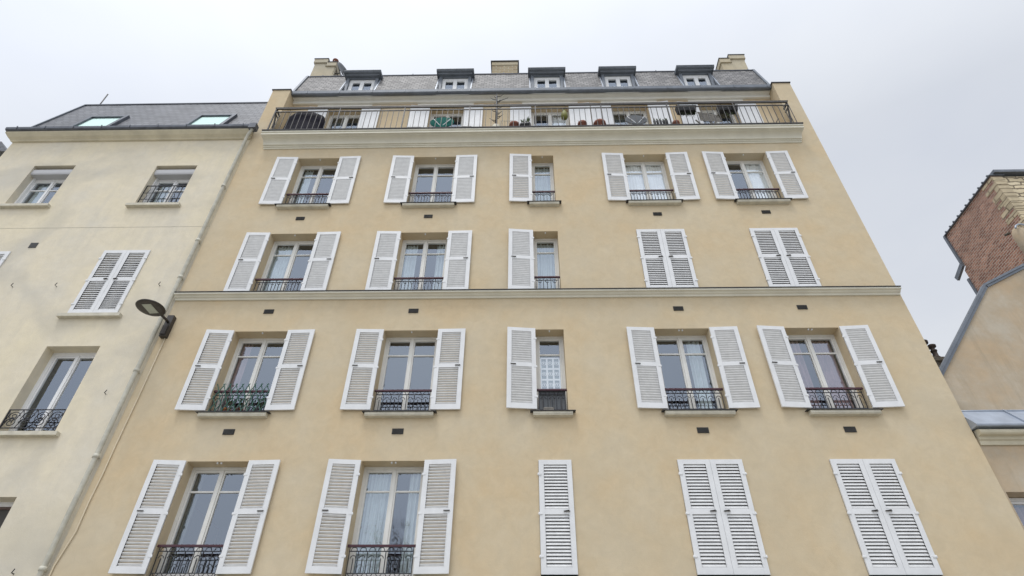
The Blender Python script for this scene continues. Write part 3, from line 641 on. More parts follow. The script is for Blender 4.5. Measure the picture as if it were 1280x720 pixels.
bd = MB().box(.27, .79, YF + .075, YF + .09, 5.56, 6.02)
bo = thing('guard_board', 'dark grey panelled board behind the guard of the narrow window with lace', 'board', (.53, YF + .08, 5.56))
obj('board', bd, 'board_grey', bo)
fr = MB()
for a in (.34, .56):
    for q in ((a, a + .16, 5.93, 5.94), (a, a + .16, 5.62, 5.63)): fr.box(q[0], q[1], YF + .068, YF + .075, q[2], q[3])
    for q in (a, a + .15): fr.box(q, q + .01, YF + .068, YF + .075, 5.63, 5.93)
obj('panel_moulding', fr, 'iron_grey', bo)
tag(obj('seed_tray', MB().box(.36, .37, YF + .005, YF + .035, 5.545, 5.64).box(.54, .55, YF + .005, YF + .035, 5.545, 5.64).box(.361, .549, YF + .005, YF + .035, 5.545, 5.56).box(.361, .549, YF + .03, YF + .035, 5.561, 5.64).box(.361, .549, YF + .005, YF + .01, 5.62, 5.64), 'weathered_wood', origin=(.45, YF, 5.545)), 'small wooden tray on the sill below the grey board', 'tray')

# ============================================================ things on the balcony
ZB = 14.05
g = MB()
seg = 22; prof_ = []
vs = []
for j, (f, z) in enumerate([(1.0, 0), (1.03, .2), (1.0, .45), (.99, .70), (.92, .88), (.72, .96), (.35, .99)]):
    for k in range(seg):
        a = 2 * math.pi * k / seg; ca, sa = math.cos(a), math.sin(a)
        e = 0.55; px = math.copysign(abs(ca) ** e, ca); py = math.copysign(abs(sa) ** e, sa)
        wr = 1 + .035 * math.sin(7 * a + j * .6) + .03 * math.sin(3 * a + 1) + random.uniform(-.02, .02)
        vs.append((-6.22 + .54 * f * px * wr, 10.20 + .17 * f * py * wr, ZB + z * 1.14 + (0.03 * math.sin(3 * a) if j > 3 else 0)))
fs = [(j * seg + k, j * seg + (k + 1) % seg, (j + 1) * seg + (k + 1) % seg, (j + 1) * seg + k) for j in range(6) for k in range(seg)] + [tuple(range(seg)), tuple(6 * seg + k for k in range(seg))]
g.add(vs, fs, True)
bb = tag(obj('covered_barbecue', g, 'tarp', origin=(-6.28, 10.20, ZB)), 'bulky barbecue under a dark crumpled cover at the left balcony end', 'barbecue')
def table(x, y, r, m, lb, gname, tilt=78):
    p = thing('bistro_table', lb, 'table', (x, y, ZB), gname)
    top = MB(); T = Matrix.Translation((x, y - .06, ZB + .68)) @ Matrix.Rotation(R(tilt), 4, 'X')
    n = 28; vs = [T @ Vector((r * math.cos(2 * math.pi * k / n), r * math.sin(2 * math.pi * k / n), h)) for h in (-.012, .012) for k in range(n)]
    top.add(vs, [tuple(range(n))[::-1], tuple(range(n, 2 * n))] + [(k, (k + 1) % n, n + (k + 1) % n, n + k) for k in range(n)]); obj('tabletop', top, m, p)
    for s in (-1, 1):
        obj('leg', MB().tube([(x - s * .26, y - .12, ZB), (x + s * .24, y - .10, ZB + .78)], .012, 6), 'white_paint', p)
        obj('leg', MB().tube([(x - s * .26, y + .10, ZB), (x + s * .24, y + .02, ZB + .7)], .012, 6), 'white_paint', p)
    return p
table(-2.28, 10.24, .34, 'teal', 'round teal folding table tilted against its white crossed legs', 'folding tables on the balcony')
table(3.22, 10.24, .31, 'grey_top', 'round grey folding table tilted against its white crossed legs', 'folding tables on the balcony')
def tuft(mb, x, y, z, n, r, h):
    for k in range(n):
        a = random.uniform(0, 6.28); d = random.uniform(.2, 1) * r; b = Vector((x, y, z)); tip = Vector((x + d * math.cos(a), y + d * math.sin(a) * .6, z + random.uniform(.4, 1) * h))
        w = Vector((math.sin(a), -math.cos(a), 0)) * .008; mid = (b + tip) / 2 + Vector((0, 0, h * .1))
        mb.add([b - w, b + w, mid + w * 1.8, tip, mid - w * 1.8], [(0, 1, 2, 3, 4)])
def pot_plant(x, lb, r=.13, h=.24, kind='terracotta', grp='terracotta pots along the balcony', ph=.2, y=10.10, pn='flower_pot'):
    p = thing(pn, lb, 'flower pot', (x, y, ZB), grp)
    obj('pot', MB().lathe((x, y, ZB), [(r * .7, 0), (r * .95, h * .78), (r * 1.12, h * .8), (r * 1.12, h), (r * .98, h + .001), (r * .9, h - .02)], 18), kind, p)
    f = MB(); tuft(f, x, y, ZB + h * .95, 22, r * 1.3, ph); obj('foliage', f, 'plant_green', p)
pot_plant(-.22, 'broad terracotta pot on the balcony just right of the thin dark cactus', .13, .395, ph=.12)
pot_plant(.02, 'small dark pot with a spiky plant left of the hanging green gourd', .08, .40, 'black_plastic', 'dark pots with spiky plants on the balcony', .32, pn='flower_pot')
pot_plant(.16, 'dark pot with a taller spiky plant nearest the half curtained balcony door', .08, .42, 'black_plastic', 'dark pots with spiky plants on the balcony', .40)
pot_plant(1.68, 'rounded terracotta pot between the gourd and the fourth balcony door', .12, .40, ph=.16)
pot_plant(2.16, 'wide shallow terracotta pot beside a white shutter and wire chair', .16, .385, ph=.1)
pot_plant(4.28, 'terracotta pot below the left one of the black planters', .09, .40, ph=.12)
for k in range(5):
    x = 3.68 + k * .085
    p = thing('seedling_pot', ['leftmost tiny pot in the row of five seedlings, nearest the grey table', 'second tiny pot from the left in the row of five seedlings', 'middle tiny pot in the row of five seedlings right of the grey table', 'second tiny pot from the right in the row of five seedlings', 'rightmost tiny pot in the row of five seedlings, nearest the black planter'][k], 'flower pot', (x, 10.06, ZB), 'row of seedling pots')
    obj('pot', MB().lathe((x, 10.06, ZB), [(.028, 0), (.036, .42), (.038, .43)], 10), 'black_plastic', p); f = MB(); tuft(f, x, 10.06, ZB + .42, 10, .04, .16); obj('foliage', f, 'plant_green', p)
# thin cactus like column with stubby branches
p = thing('potted_cactus', 'thin dark branching cactus rising above the balcony rail in a pale pot', 'plant', (-.73, 10.08, ZB))
c_ = MB().tube([(-.73, 10.08, ZB + .2), (-.73, 10.08, ZB + 1.0), (-.745, 10.08, ZB + 1.9)], [.03, .034, .016], 8)
for k in range(16):
    z = ZB + .5 + k * .085; s = random.choice((-1, 1, 1)); l = random.uniform(.08, .2); c_.tube([(-.73, 10.08, z), (-.73 + s * l * .6, 10.07, z + .02), (-.73 + s * l, 10.06, z + .09)], [.012, .01, .006], 5)
c_.tube([(-.73, 10.08, ZB + 1.5), (-.60, 10.08, ZB + 1.6), (-.40, 10.08, ZB + 1.72)], [.014, .012, .006], 5)
obj('stem', c_, 'iron', p); obj('pot', MB().lathe((-.73, 10.08, ZB), [(.09, 0), (.13, .26), (.12, .26)], 16), 'stone_sill', p)
# wire side table next to the cactus
wt = thing('wire_stand', 'low pale wire stand beside the thin cactus', 'plant stand', (-.45, 10.25, ZB)); w_ = MB()
for z in (.35, .62):
    for a, b in (((-.62, 10.12), (-.22, 10.12)), ((-.22, 10.12), (-.22, 10.4)), ((-.22, 10.4), (-.62, 10.4)), ((-.62, 10.4), (-.62, 10.12))): w_.tube([(*a, ZB + z), (*b, ZB + z)], .008, 5)
for x in (-.62, -.22):
    for yy in (10.12, 10.4): w_.tube([(x, yy, ZB), (x, yy, ZB + .62)], .008, 5)
for k in range(5): w_.tube([(-.58 + k * .08, 10.12, ZB + .62), (-.58 + k * .08, 10.4, ZB + .62)], .005, 4)
obj('frame', w_, 'trim_paint', wt)
# hanging gourd
p = thing('hanging_gourd', 'yellow green gourd shaped ornament hanging behind the balcony rail', 'ornament', (1.19, 10.0, 14.62))
obj('gourd', MB().lathe((1.19, 10.0, 14.56), [(.02, 0), (.075, .03), (.10, .10), (.095, .2), (.06, .33), (.035, .42), (.025, .45)], 16), 'gourd', p); obj('cord', MB().tube([(1.19, 10.0, 15.0), (1.24, 9.985, 15.14)], .006, 5), 'iron', p)
# black planters hanging on the rail
for x, lb in ((4.66, 'black trough planter hung high behind the rail, left of the slatted chair'), (5.83, 'black trough planter hung high before the fifth balcony door, right of the slatted chair')):
    p = thing('trough_planter', lb, 'planter', (x, 10.08, 14.86), 'black trough planters on the balcony rail')
    obj('trough', MB().extr([(x - .25, 10.0, 14.9), (x + .25, 10.0, 14.9), (x + .29, 9.99, 15.13), (x - .29, 9.99, 15.13)], (0, .16, 0)), 'black_plastic', p)
    f = MB()
    for q in range(90):
        cx = x + random.uniform(-.2, .22); cz = 14.9 - abs(random.gauss(0, .13)) if x > 5 else 14.9 - abs(random.gauss(0, .05)); v = Vector((cx, 10.1 + random.uniform(-.05, .06), cz)); s = .04
        f.add([v, v + Vector((s, .01, .012)), v + Vector((s * .6, -.01, -s))], [(0, 1, 2)])
    obj('foliage', f, 'plant_green', p)
    obj('bracket', MB().tube([(x - .2, 10.0, 15.13), (x - .2, YR + .01, 15.2)], .008, 5).tube([(x + .2, 10.0, 15.13), (x + .2, YR + .01, 15.2)], .008, 5), 'iron', p)
# slatted lounge chair
p = thing('slatted_chair', 'weathered slatted folding chair between the two black planters', 'chair', (5.22, 10.25, ZB))
for k in range(9):
    o = obj('slat', MB().bar((4.98, 10.10, ZB + .50 + k * .048), (5.56, 10.10 + .01 * k, ZB + .42 + k * .052), .03, .012), 'weathered_wood', p)
for a, b in (((4.98, ZB), (5.55, ZB + .85)), ((5.5, ZB), (5.0, ZB + .95))):
    obj('leg', MB().bar((a[0], 10.12, a[1]), (b[0], 10.14, b[1]), .03), 'weathered_wood', p); obj('leg', MB().bar((a[0], 10.42, a[1]), (b[0], 10.40, b[1]), .03), 'weathered_wood', p)
# white wire chairs
def wire_chair(x, lb):
    p = thing('wire_chair', lb, 'chair', (x, 10.3, ZB), 'white wire chairs on the balcony'); w = .19
    for s in (-1, 1):
        obj('leg', MB().tube([(x + s * w, 10.14, ZB), (x + s * w, 10.2, ZB + .45)], .01, 6), 'white_paint', p); obj('leg', MB().tube([(x + s * w, 10.48, ZB), (x + s * w, 10.44, ZB + .45)], .01, 6), 'white_paint', p)
    obj('seat', MB().box(x - w, x + w, 10.16, 10.48, ZB + .45, ZB + .465), 'white_paint', p)
    b = MB().tube([(x - w, 10.46, ZB + .46), (x - w, 10.52, ZB + .85)] + [(x + w * math.cos(R(180 - 18 * k)), 10.52, ZB + .85 + .08 * math.sin(R(18 * k))) for k in range(11)] + [(x + w, 10.52, ZB + .85), (x + w, 10.46, ZB + .46)], .01, 6)
    for k in range(4): b.tube([(x - .11 + k * .075, 10.47, ZB + .46), (x - .11 + k * .075, 10.52, ZB + .9)], .006, 5)
    obj('backrest', b, 'white_paint', p)
wire_chair(-3.05, 'white wire chair left of the teal folding table'); wire_chair(2.48, 'white wire chair left of the grey folding table'); wire_chair(-1.62, 'white wire chair right of the teal folding table')
# folded parasol pole leaning at the right end
tag(obj('leaning_pole', MB().tube([(6.92, 10.1, ZB + .15), (7.38, 10.42, ZB + 1.0)], .012, 6).box(6.86, 6.98, 10.05, 10.15, ZB, ZB + .16), 'iron', origin=(6.92, 10.1, ZB)), 'thin dark pole leaning against the wall at the right balcony end', 'pole')

# satellite dish on the left chimney
p = thing('satellite_dish', 'dark round satellite dish fixed to the left chimney', 'satellite dish', (-6.52, 11.75, 20.0))
ds = MB(); n = 24; T = Matrix.Translation((-6.50, 11.72, 20.12)) @ Matrix.Rotation(R(64), 4, 'Z') @ Matrix.Rotation(R(80), 4, 'X'); vs = []
for th_ in (0, .012):
    for i, rr in enumerate((.02, .14, .26, .36)):
        for k in range(n): a = 2 * math.pi * k / n; vs.append(T @ Vector((rr * math.cos(a), rr * math.sin(a), rr * rr * .5 + th_)))
fs = []
for b0 in (0, 4):
    for i in range(3):
        for k in range(n): fs.append(((b0 + i) * n + k, (b0 + i) * n + (k + 1) % n, (b0 + i + 1) * n + (k + 1) % n, (b0 + i + 1) * n + k))
fs += [(3 * n + k, 3 * n + (k + 1) % n, 7 * n + (k + 1) % n, 7 * n + k) for k in range(n)]
ds.add(vs, fs, True); obj('dish', ds, 'board_grey', p); obj('arm', MB().tube([(-6.80, 11.72, 20.0), (-6.55, 11.72, 20.08)], .02, 6).tube([(-6.50, 11.72, 19.85), (-6.3, 11.45, 19.95)], .012, 6), 'iron_grey', p)

# ============================================================ CREAM BUILDING (left)
YL = 10.22
B = thing('apartment_building', 'cream rendered apartment house with slate mansard and two skylights at the left', 'building', (-11, YL, GROUND))
lh = [(-13.20, -12.07, 11.44, 13.04), (-9.83, -8.73, 11.42, 12.98), (-13.22, -12.09, 7.93, 9.83), (-9.85, -8.75, 7.93, 9.83), (-9.87, -8.75, 5.17, 7.11), (-13.2, -12.07, 5.17, 7.11), (-9.9, -8.8, 1.9, 3.95), (-13.2, -12.07, 1.9, 3.95)]
obj('wall', wall(MB(), -14.38, -7.602, GROUND, 14.2, YL, 0.40, lh), 'plaster_cream', B)
obj('wall', MB().box(-14.38, -14.0, YL + .402, 20, GROUND, 14.2).box(-13.99, -7.61, 19.7, 20, GROUND, 14.2), 'plaster_cream', B)
iw = MB().box(-13.95, -7.62, 14, 14.1, GROUND, 14.1)
for z in (4.4, 7.35, 10.2, 13.3): iw.box(-13.95, -7.62, YL + .41, 13.99, z, z + .2)
iw.box(-11.1, -11.0, YL + .42, 13.98, GROUND, 14.0)
obj('interior_wall', iw, 'room_dark', B)
ec = [(YL - .001, 14.08), (10.17, 14.08), (10.14, 14.11), (10.06, 14.15), (10.0, 14.20), (9.97, 14.225), (9.97, 14.27), (YL - .001, 14.30)]
obj('eaves_cornice', MB().prof(ec, -14.38, -7.61, 0.5, YL), 'trim_cream', B)
gt = MB().prof([(10.0, 14.272), (9.93, 14.272), (9.90, 14.30), (9.895, 14.37), (9.92, 14.38), (10.0, 14.38)], -14.5, -7.62)
for k in range(9): gt.box(-14.2 + k * .8, -14.17 + k * .8, 9.885, 9.896, 14.28, 14.40)
gt.prof([(10.001, 14.31), (10.001, 14.40), (10.30, 14.80), (10.30, 14.31)], -14.45, -7.62)
obj('gutter', gt, 'zinc_dark', B)
def sl_(z): return 10.02 + (z - 14.38) * (11.13 - 10.02) / (17.3 - 14.38)
def sl2(z): return 10.29 + (z - 14.75) * .84 / 2.55
rb = MB().add([(-14.42, 10.17, 14.38), (-7.61, 10.17, 14.38), (-7.61, 11.13, 17.3), (-14.28, 11.13, 17.3), (-7.61, 15, 18.2), (-14.28, 15, 18.2), (-7.61, 20, 14.3), (-14.28, 20, 14.3)], [(0, 1, 2, 3), (3, 2, 4, 5), (5, 4, 6, 7), (0, 3, 5, 7), (1, 2, 4, 6)])
rb = MB(); rb.add([(-14.42, 10.17, 14.38), (-7.61, 10.17, 14.38), (-7.61, 11.13, 17.3), (-14.28, 11.13, 17.3), (-7.61, 15, 18.2), (-14.28, 15, 18.2), (-7.61, 20, 14.3), (-14.28, 20, 14.3)], [(0, 1, 2, 3), (3, 2, 4, 5), (5, 4, 6, 7), (0, 3, 5, 7), (1, 2, 4, 6)])
rB = obj('mansard_roof', rb, 'slate_dark', B)
obj('ridge_flashing', MB().prof([(11.10, 17.29), (11.10, 17.33), (11.2, 17.35), (11.2, 17.30)], -14.3, -7.62), 'zinc_dark', rB)
obj('verge_flashing', MB().extr([(-14.46, 10.13, 14.38), (-14.32, 11.10, 17.33), (-14.32, 11.17, 17.33), (-14.46, 10.20, 14.38)], (.05, 0, 0)), 'zinc', rB)
for x0, x1 in ((-13.17, -11.99), (-9.81, -8.67)):
    z0, z1 = 14.72, 15.88; nrm = Vector((0, -2.55, .84)).normalized()
    def P(x, z, o): v = Vector((x, sl2(z), z)) + nrm * o; return (v.x, v.y, v.z)
    sk = MB(); wdt = .10
    for a, b, c, d in ((x0, x0 + wdt, z0, z1), (x1 - wdt, x1, z0, z1), (x0 + wdt, x1 - wdt, z0, z0 + wdt * .8), (x0 + wdt, x1 - wdt, z1 - wdt, z1)):
        sk.extr([P(a, c, -.02), P(b, c, -.02), P(b, d, -.02), P(a, d, -.02)], nrm * .10)
    o = obj('skylight', sk, 'zinc_dark', B)
    face_out(obj('pane', MB().add([P(x0 + wdt, z0 + .08, .045), P(x1 - wdt, z0 + .08, .045), P(x1 - wdt, z1 - wdt, .045), P(x0 + wdt, z1 - wdt, .045)], [(0, 1, 2, 3)]) or None, 'glass_roof', o))
    obj('reflection_sheet', MB().extr([P(x0 + wdt, z0 + .08, .02), P(x1 - wdt, z0 + .08, .02), P(x1 - wdt, z1 - wdt, .02), P(x0 + wdt, z1 - wdt, .02)], nrm * .004), 'reflection_mint', o)  # sheet added under the glass, coloured like the sky it would reflect
def sill(parent, x0, x1, z, y, m='stone_sill', ext=.13, th=.10):
    return obj('window_sill', MB().prof([(y + .3, z), (y - .10, z - .02), (y - .10, z - th), (y - .0, z - th), (y - .0, z - .03), (y + .3, z - .03)], x0, x1).prof([(y - .001, z - .022), (y - .10, z - .022), (y - .10, z - th), (y - .001, z - th)], x0 - ext, x0 - .001).prof([(y - .001, z - .022), (y - .10, z - .022), (y - .10, z - th), (y - .001, z - th)], x1 + .001, x1 + ext), m, parent)
for (x0, x1, z0, z1) in lh:
    if z0 > 11:
        w = window(B, x0, x1, z0, z1 - .30, YL + .24, 2, .42, 'pvc_white')
        rs = MB().box(x0 + .002, x1 - .002, YL + .06, YL + .24, z1 - .30, z1 - .10); rs.prof([(YL + .055, z1 - .30), (YL + .04, z1 - .25), (YL + .04, z1 - .14), (YL + .055, z1 - .10), (YL + .06, z1 - .10), (YL + .06, z1 - .30)], x0 + .002, x1 - .002)
        obj('roller_shutter_box', rs, 'box_grey', w)
        obj('guide_rail', MB().box(x0 + .002, x0 + .05, YL + .18, YL + .238, z0, z1 - .30), 'pvc_white', w); obj('guide_rail', MB().box(x1 - .05, x1 - .002, YL + .18, YL + .238, z0, z1 - .30), 'pvc_white', w)
        curtain(w, x0 + .1, x0 + .5, z0, z1 - .4, YL + .38, 'curtain_sheer', 6)
        if x0 > -10:
            g = MB(); y = YL + .06; zt = z0 + .80; a, b = x0 + .01, x1 - .01
            for z in (z0 + .06, zt - .12 + .12): g.box(a, b, y - .01, y + .01, z - .01, z + .01)
            n = 9
            for k in range(n + 1):
                x = a + (b - a) * k / n
                if k % 2: g.tube([(x + .018 * math.sin(j * 1.25), y, z0 + .06 + (zt - z0 - .06) * j / 14) for j in range(15)], .008, 5)
                else: g.box(x - .008, x + .008, y - .008, y + .008, z0 + .06, zt)
            for z in (.28, .52): g.box(a, b, y - .005, y + .005, z0 + z, z0 + z + .012)
            obj('window_railing', g, 'iron', B)
    elif 7 < z0 < 9:
        hw = (x1 - x0) / 2; w = window(B, x0, x1, z0, z1, YL + .24, 2)
        leaf(B, x0 + .004, z0 + .01, hw - .006, z1 - z0 - .02, 1, None, YL + .01); leaf(B, x1 - .004, z0 + .01, hw - .006, z1 - z0 - .02, -1, None, YL + .01)
        for x in (x0 - .62, x1 + .62): obj('shutter_stay', MB().tube([(x, YL, z0 + .80), (x, YL - .06, z0 + .80), (x + .03, YL - .07, z0 + .86)], .009, 5), 'iron', B)
    else:
        w = window(B, x0, x1, z0, z1, YL + .24, 2, None, 'pvc_white', wd=.08, **({'gm': 'room_dark'} if z0 < 3 else {}))
        for x in (x0 - .62, x1 + .62): obj('shutter_stay', MB().tube([(x, YL, z0 + .80), (x, YL - .06, z0 + .80), (x + .03, YL - .07, z0 + .86)], .009, 5), 'iron', B)
        g = MB(); y = YL + .02; zt = z0 + .48; a, b = x0 + .012, x1 - .012
        for z in (z0 + .03, z0 + .10, zt): g.box(a, b, y - .009, y + .009, z - .008, z + .008)
        for x in (a, b): g.box(x - .009, x + .009, y - .009, y + .009, z0, zt)
        n = 4; p = (b - a) / n
        for k in range(n):
            cx = a + p * (k + .5); cz = z0 + .28
            for s in (-1, 1):
                g.tube([(cx + s * (.02 + .10 * (1 - i / 16)) * math.cos(i * .62), y, cz + .07 * s + (.02 + .075 * (1 - i / 16)) * math.sin(i * .62)) for i in range(17)], .0085, 5)
            g.tube([(cx - p / 2, y, z0 + .1), (cx - p / 4, y, cz), (cx, y, cz + .02), (cx + p / 4, y, cz), (cx + p / 2, y, zt)], .008, 5); g.tube(arc(cx, y, cz, .035, 0, 360, 10), .012, 5)
            g.tube([(cx - p / 2, y, zt), (cx - p / 3, y, zt - .1), (cx - p / 2.4, y, zt - .2)], .008, 5)
        obj('window_railing', g, 'iron', B)
    sill(B, x0, x1, z0, YL)
obj('air_vent', MB().box(-11.76, -11.58, YL - .012, YL - .001, 9.95, 10.11), 'vent_dark', B)
# rendered joint between storeys
obj('plaster_joint', MB().box(-14.36, -7.62, YL - .004, YL - .0005, 10.62, 10.63), 'stone_sill', B)
pp = [(-7.50, 9.96, 14.22), (-7.62, 10.05, 14.05), (-7.68, 10.13, 13.8), (-7.68, 10.13, 4.0), (-7.68, 10.13, GROUND)]
dp = obj('downpipe', MB().tube(pp, .045, 12), 'pipe_cream', B)
for z in (12.0, 10.05, 8.9, 6.45, 4.65, 2.75, .8):
    obj('pipe_bracket', MB().tube([(-7.68, 10.13, z - .035), (-7.68, 10.13, z + .035)], .057, 12).box(-7.70, -7.66, 10.15, YL, z - .015, z + .015), 'pipe_cream', dp)
obj('gutter_outlet', MB().box(-7.60, -7.40, 9.88, 10.05, 14.20, 14.40), 'zinc_dark', dp)
# antenna on the ridge
p = thing('antenna', 'thin leaning mast aerial on the ridge of the cream house', 'antenna', (-14.1, 11.6, 17.4))
obj('mast', MB().tube([(-14.30, 11.5, 17.3), (-14.30, 11.5, 18.55)], .02, 6), 'iron_grey', p); obj('base', MB().box(-14.42, -14.18, 11.42, 11.6, 17.3, 17.75), 'sooty_stone', p)

# ============================================================ STREET LAMP and its cable
p = thing('street_lamp', 'dark disc shaped street lamp on a wall bracket between the cream and ochre buildings', 'street lamp', (-7.46, YF, 7.55))
obj('mounting_plate', MB().box(-7.535, -7.40, 10.09, YF - .001, 7.27, 7.80).box(-7.52, -7.415, 10.06, 10.089, 7.30, 7.52), 'lamp_metal', p)
obj('arm', MB().tube([(-7.47, 10.10, 7.62), (-7.47, 10.0, 7.62), (-7.49, 9.90, 7.62), (-7.50, 9.80, 7.63)], .028, 10), 'lamp_metal', p)
hc = (-7.60, 9.60, 7.60)
hd = MB().lathe(hc, [(.21, -.004), (.272, 0), (.284, .012), (.272, .03), (.18, .06), (.06, .075)], 40)
hd.box(-7.58, -7.44, 9.70, 9.84, 7.61, 7.69)
h_ = obj('lamp_head', hd, 'lamp_metal', p)
lens = MB(); T = Matrix.Translation(hc) @ Matrix.Rotation(R(-4), 4, 'Z')
lens.extr([T @ Vector(q) for q in ((-.095, -.15, -.012), (.095, -.15, -.012), (.095, .15, -.012), (-.095, .15, -.012))], (0, 0, .007)); obj('lens', lens, 'lamp_glass', h_)
cb = [(-7.44, 10.18, 7.28), (-7.44, 10.18, 5.88), (-7.455, 10.18, 4.81), (-7.45, 10.18, 4.35), (-7.47, 10.18, 3.83), (-7.46, 10.18, 3.35), (-7.56, 10.18, 2.81), (-7.57, 10.18, GROUND)]
tag(obj('electric_cable', MB().tube(cb, .012, 6), 'cable_beige', origin=(-7.5, 10.18, GROUND)), 'thin beige cable running down the ochre wall below the street lamp', 'cable')

# ============================================================ BEIGE HOUSE (right)
D = thing('townhouse', 'stained beige rendered house with zinc edged gable at the right', 'building', (11, 10.25, GROUND))
obj('wall', wall(MB(), 8.052, 16, GROUND, 5.0, 10.25, .4, [(8.12, 9.2, 1.6, 4.02), (11.5, 12.6, 1.6, 4.02)]), 'plaster_beige', D)
for x0, x1 in ((8.12, 9.2), (11.5, 12.6)):
    w = window(D, x0, x1, 1.6, 4.01, 10.50, 2, .5, 'pvc_white'); curtain(w, x0 + .1, x1 - .1, 1.6, 3.9, 10.66, 'curtain_mauve', 9)
obj('interior_wall', MB().box(8.1, 15.9, 13, 13.1, GROUND, 4.9), 'room_dark', D)
mo = [(10.249, 4.86), (10.22, 4.86), (10.21, 4.93), (10.18, 4.95), (10.17, 5.0)]
for k in range(7): a = -90 + 180 * k / 6; mo.append((10.13 - .055 * math.cos(R(a)), 5.06 + .055 * math.sin(R(a))))
mo += [(10.16, 5.12), (10.249, 5.13)]
obj('cornice', MB().prof(mo, 8.10, 16.0), 'sooty_stone' if False else 'trim_cream', D)
zb_ = MB().prof([(10.03, 5.14), (10.02, 5.17), (10.36, 5.60), (10.40, 5.60), (10.40, 5.14)], 7.99 if False else 8.055, 16.0)
for k in range(5): zb_.bar((8.95 + k * 1.5, 10.02, 5.19), (8.95 + k * 1.5, 10.36, 5.62), .025, .03)
zb_.tube([(8.0, 10.36, 5.60), (8.6, 10.36, 5.61), (16, 10.36, 5.61)], .018, 6)
obj('zinc_apron', zb_, 'zinc_pale', D)
gp = [(8.06, 10.40, 5.13), (16, 10.40, 5.13), (16, 10.40, 9.6), (14, 10.40, 10.6), (10.11, 10.40, 8.67), (8.22, 10.40, 6.52), (8.06, 10.40, 6.34)]
obj('gable_wall', MB().extr(gp, (0, .12, 0)), 'plaster_beige', D)
obj('rear_roof', MB().prof([(10.76, 5.2), (10.76, 6.0), (14, 6.9), (18, 5.2)], 8.10, 16.0), 'slate_dark', D)
cpg = MB()
for (a, b) in (((8.04, 6.32), (10.11, 8.69)), ((10.11, 8.69), (14.0, 10.64)), ((14, 10.64), (16.1, 9.6))):
    av, bv = Vector((a[0], 0, a[1])), Vector((b[0], 0, b[1])); t = (bv - av).normalized(); n_ = Vector((-t.z, 0, t.x))
    q = [av - n_ * .02, bv - n_ * .02, bv + n_ * .03, av + n_ * .03]; cpg.extr([(v.x, 10.35, v.z) for v in q], (0, .13, 0))
    q = [av - n_ * .075, bv - n_ * .075, bv - n_ * .021, av - n_ * .021]; cpg.extr([(v.x, 10.37, v.z) for v in q], (0, .028, 0))
obj('zinc_coping', cpg, 'zinc', D)

# ============================================================ BRICK BUILDING beyond (right)
F = thing('brick_house', 'tall red brick gable with rubble stone front rising behind the beige house', 'building', (20, 17, GROUND))
bx0, bya, byb, bzt = 18.0, 15.5, 18.75, 18.45
obj('brick_wall', MB().extr([(bx0, bya + .02, GROUND), (bx0, bya + .02, bzt), (bx0, byb, bzt), (bx0, byb, 16.7), (bx0, byb + .15, 16.6), (bx0, byb + .15, GROUND)], (.4, 0, 0)), 'brick', F)
obj('stone_wall', MB().box(bx0 + .402, bx0 + 9, bya, bya + .5, GROUND, bzt - .05), 'rubble', F)
q_ = MB()
z = 12.0; i = 0
while z < bzt - .1:
    h = random.uniform(.11, .27); l = random.uniform(.05, .45) if i % 2 else random.uniform(.35, .85); y0 = bya - random.uniform(.0, .03)
    q_.box(bx0 - .012, bx0 + .41, y0, bya + l * .8, z, min(z + h - .012, bzt - .06)); z += h; i += 1
obj('quoins', q_, 'rubble_side', F)
obj('wall', MB().box(bx0 + .41, bx0 + 9, bya + .51, byb, GROUND, bzt - .2), 'rubble', F)
rt = MB().box(bx0 - .08, bx0 + .5, bya - .05, byb + .08, bzt + .0, bzt + .035)
y = bya + .05
while y < byb: rt.tube([(bx0 - .10, y, bzt + .06), (bx0 + .5, y, bzt + .06)], .042, 8); y += .30 + .03 * math.sin(y * 9)
o = obj('coping', rt, 'zinc', F)
obj('zinc_coping', MB().box(bx0 + .1, bx0 + 9.1, bya - .15, bya + .6, bzt + .07, bzt + .20), 'zinc', F)
obj('zinc_edge', MB().box(bx0 - .08, bx0 + .0, byb, byb + .10, 16.75, bzt).box(bx0 - .06, bx0, byb + .151, byb + .25, 13, 16.2).extr([(bx0 - .12, byb + .03, 16.92), (bx0 - .12, byb + .66, 16.66), (bx0 - .12, byb + .60, 16.46), (bx0 - .12, byb - .0, 16.72)], (.10, 0, 0)), 'zinc', F)
fl = thing('vent_cowl', 'arched stone flue with a metal collar against the brick gable', 'chimney', (17.75, 15.7, 15.0))
obj('flue', MB().lathe((17.72, 15.72, 13.2), [(.25, 0), (.24, 2.2), (.21, 2.45), (.13, 2.56), (.04, 2.60)], 20), 'plaster_beige', fl)
obj('collar', MB().tube(arc(17.72, 15.50, 15.55, .25, 10, 170, 12), .03, 8), 'zinc_pale', fl); obj('outlet', MB().tube([(17.62, 15.95, 15.8), (17.62, 16.12, 15.88)], .05, 10), 'sooty_stone', fl)

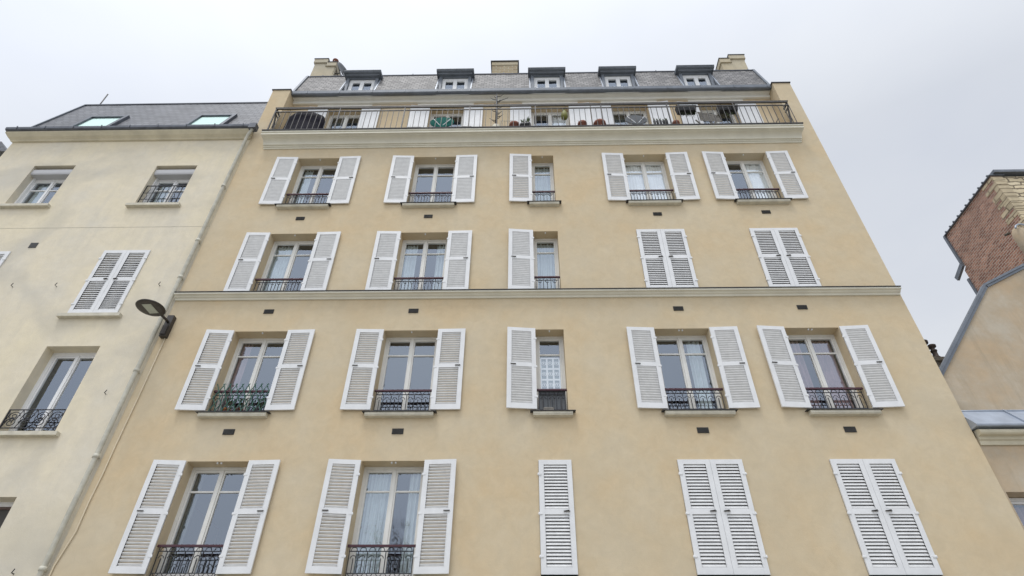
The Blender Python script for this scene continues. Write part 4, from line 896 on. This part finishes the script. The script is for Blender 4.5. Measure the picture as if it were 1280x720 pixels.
# ============================================================ ornate chimney between the buildings
G = thing('rear_house', 'dark old chimney stack with cowls on a house seen in the gap at the right', 'building', (16, 21, GROUND))
obj('wall', MB().box(13.5, 17.2, 20.6, 26, GROUND, 12.2), 'plaster_beige', G)
ck = obj('chimney', MB().box(15.35, 16.35, 20.0, 20.7, GROUND, 12.95).box(15.28, 16.42, 19.93, 20.77, 12.95, 13.08).box(15.42, 16.28, 20.05, 20.65, 13.08, 13.2), 'sooty_stone', G)
for x, z, s in ((15.83, 13.2, 1.0), (16.12, 13.2, .78)):
    obj('chimney_pot', MB().lathe((x, 20.25, z), [(.15 * s, 0), (.17 * s, .08), (.12 * s, .12), (.12 * s, .45 * s), (.16 * s, .47 * s), (.16 * s, .52 * s), (.10 * s, .55 * s), (.10 * s, .68 * s), (.21 * s, .72 * s), (.22 * s, .80 * s), (.10 * s, .88 * s)], 16), 'pot_soot', ck)
obj('chimney_pot', MB().lathe((15.95, 20.5, 13.2), [(.10, 0), (.10, .3), (.13, .32), (.05, .38)], 12), 'stone_sill', ck)
# far roof at the extreme left
H = thing('neighbour_house', 'dark slate roof corner of a further house at the far left edge', 'building', (-20, 14, GROUND))
obj('wall', MB().box(-24, -17.2, 12.2, 20, GROUND, 16.1), 'plaster_cream', H)
obj('roof', MB().extr([(-24, 12.0, 16.1), (-16.85, 12.0, 16.1), (-17.3, 12.0, 16.62), (-24, 12.0, 16.75)], (0, 8, 0)), 'slate_dark', H)

# ============================================================ leafless street tree across the street; the lower windows mirror it
random.seed(21)
K = thing('street_tree', 'leafless street tree across the street, seen only as a reflection in the lower window panes', 'tree', (-5.6, -9.0, GROUND))
tk = MB(); tk.tube([(-5.6, -9, GROUND), (-5.55, -9.02, 1.0), (-5.62, -9, 3.2), (-5.5, -8.95, 4.6)], [.20, .15, .12, .10], 12); obj('trunk', tk, 'sooty_stone', K)
cwn = MB()
def branch(p, d, l, r, k):
    q = p + d * l * .5 + Vector((random.uniform(-.05, .05), random.uniform(-.05, .05), .03)) * l; e = q + (d + Vector((random.uniform(-.2, .2), random.uniform(-.2, .2), .1))).normalized() * l * .5
    cwn.tube([p, q, e], [r, r * .8, r * .6], 5 if k < 3 else 3)
    if k >= 5: return
    for _ in range(3 if k < 4 else 2):
        nd = (d + Vector((random.uniform(-.75, .75), random.uniform(-.75, .75), random.uniform(-.1, .6)))).normalized(); branch(q if random.random() < .3 else e, nd, l * random.uniform(.62, .82), r * .58, k + 1)
for _ in range(5):
    branch(Vector((-5.52, -8.95, 4.4)), Vector((random.uniform(-.6, .6), random.uniform(-.6, .6), 1)).normalized(), 1.9, .06, 0)
obj('crown', cwn, 'sooty_stone', K)
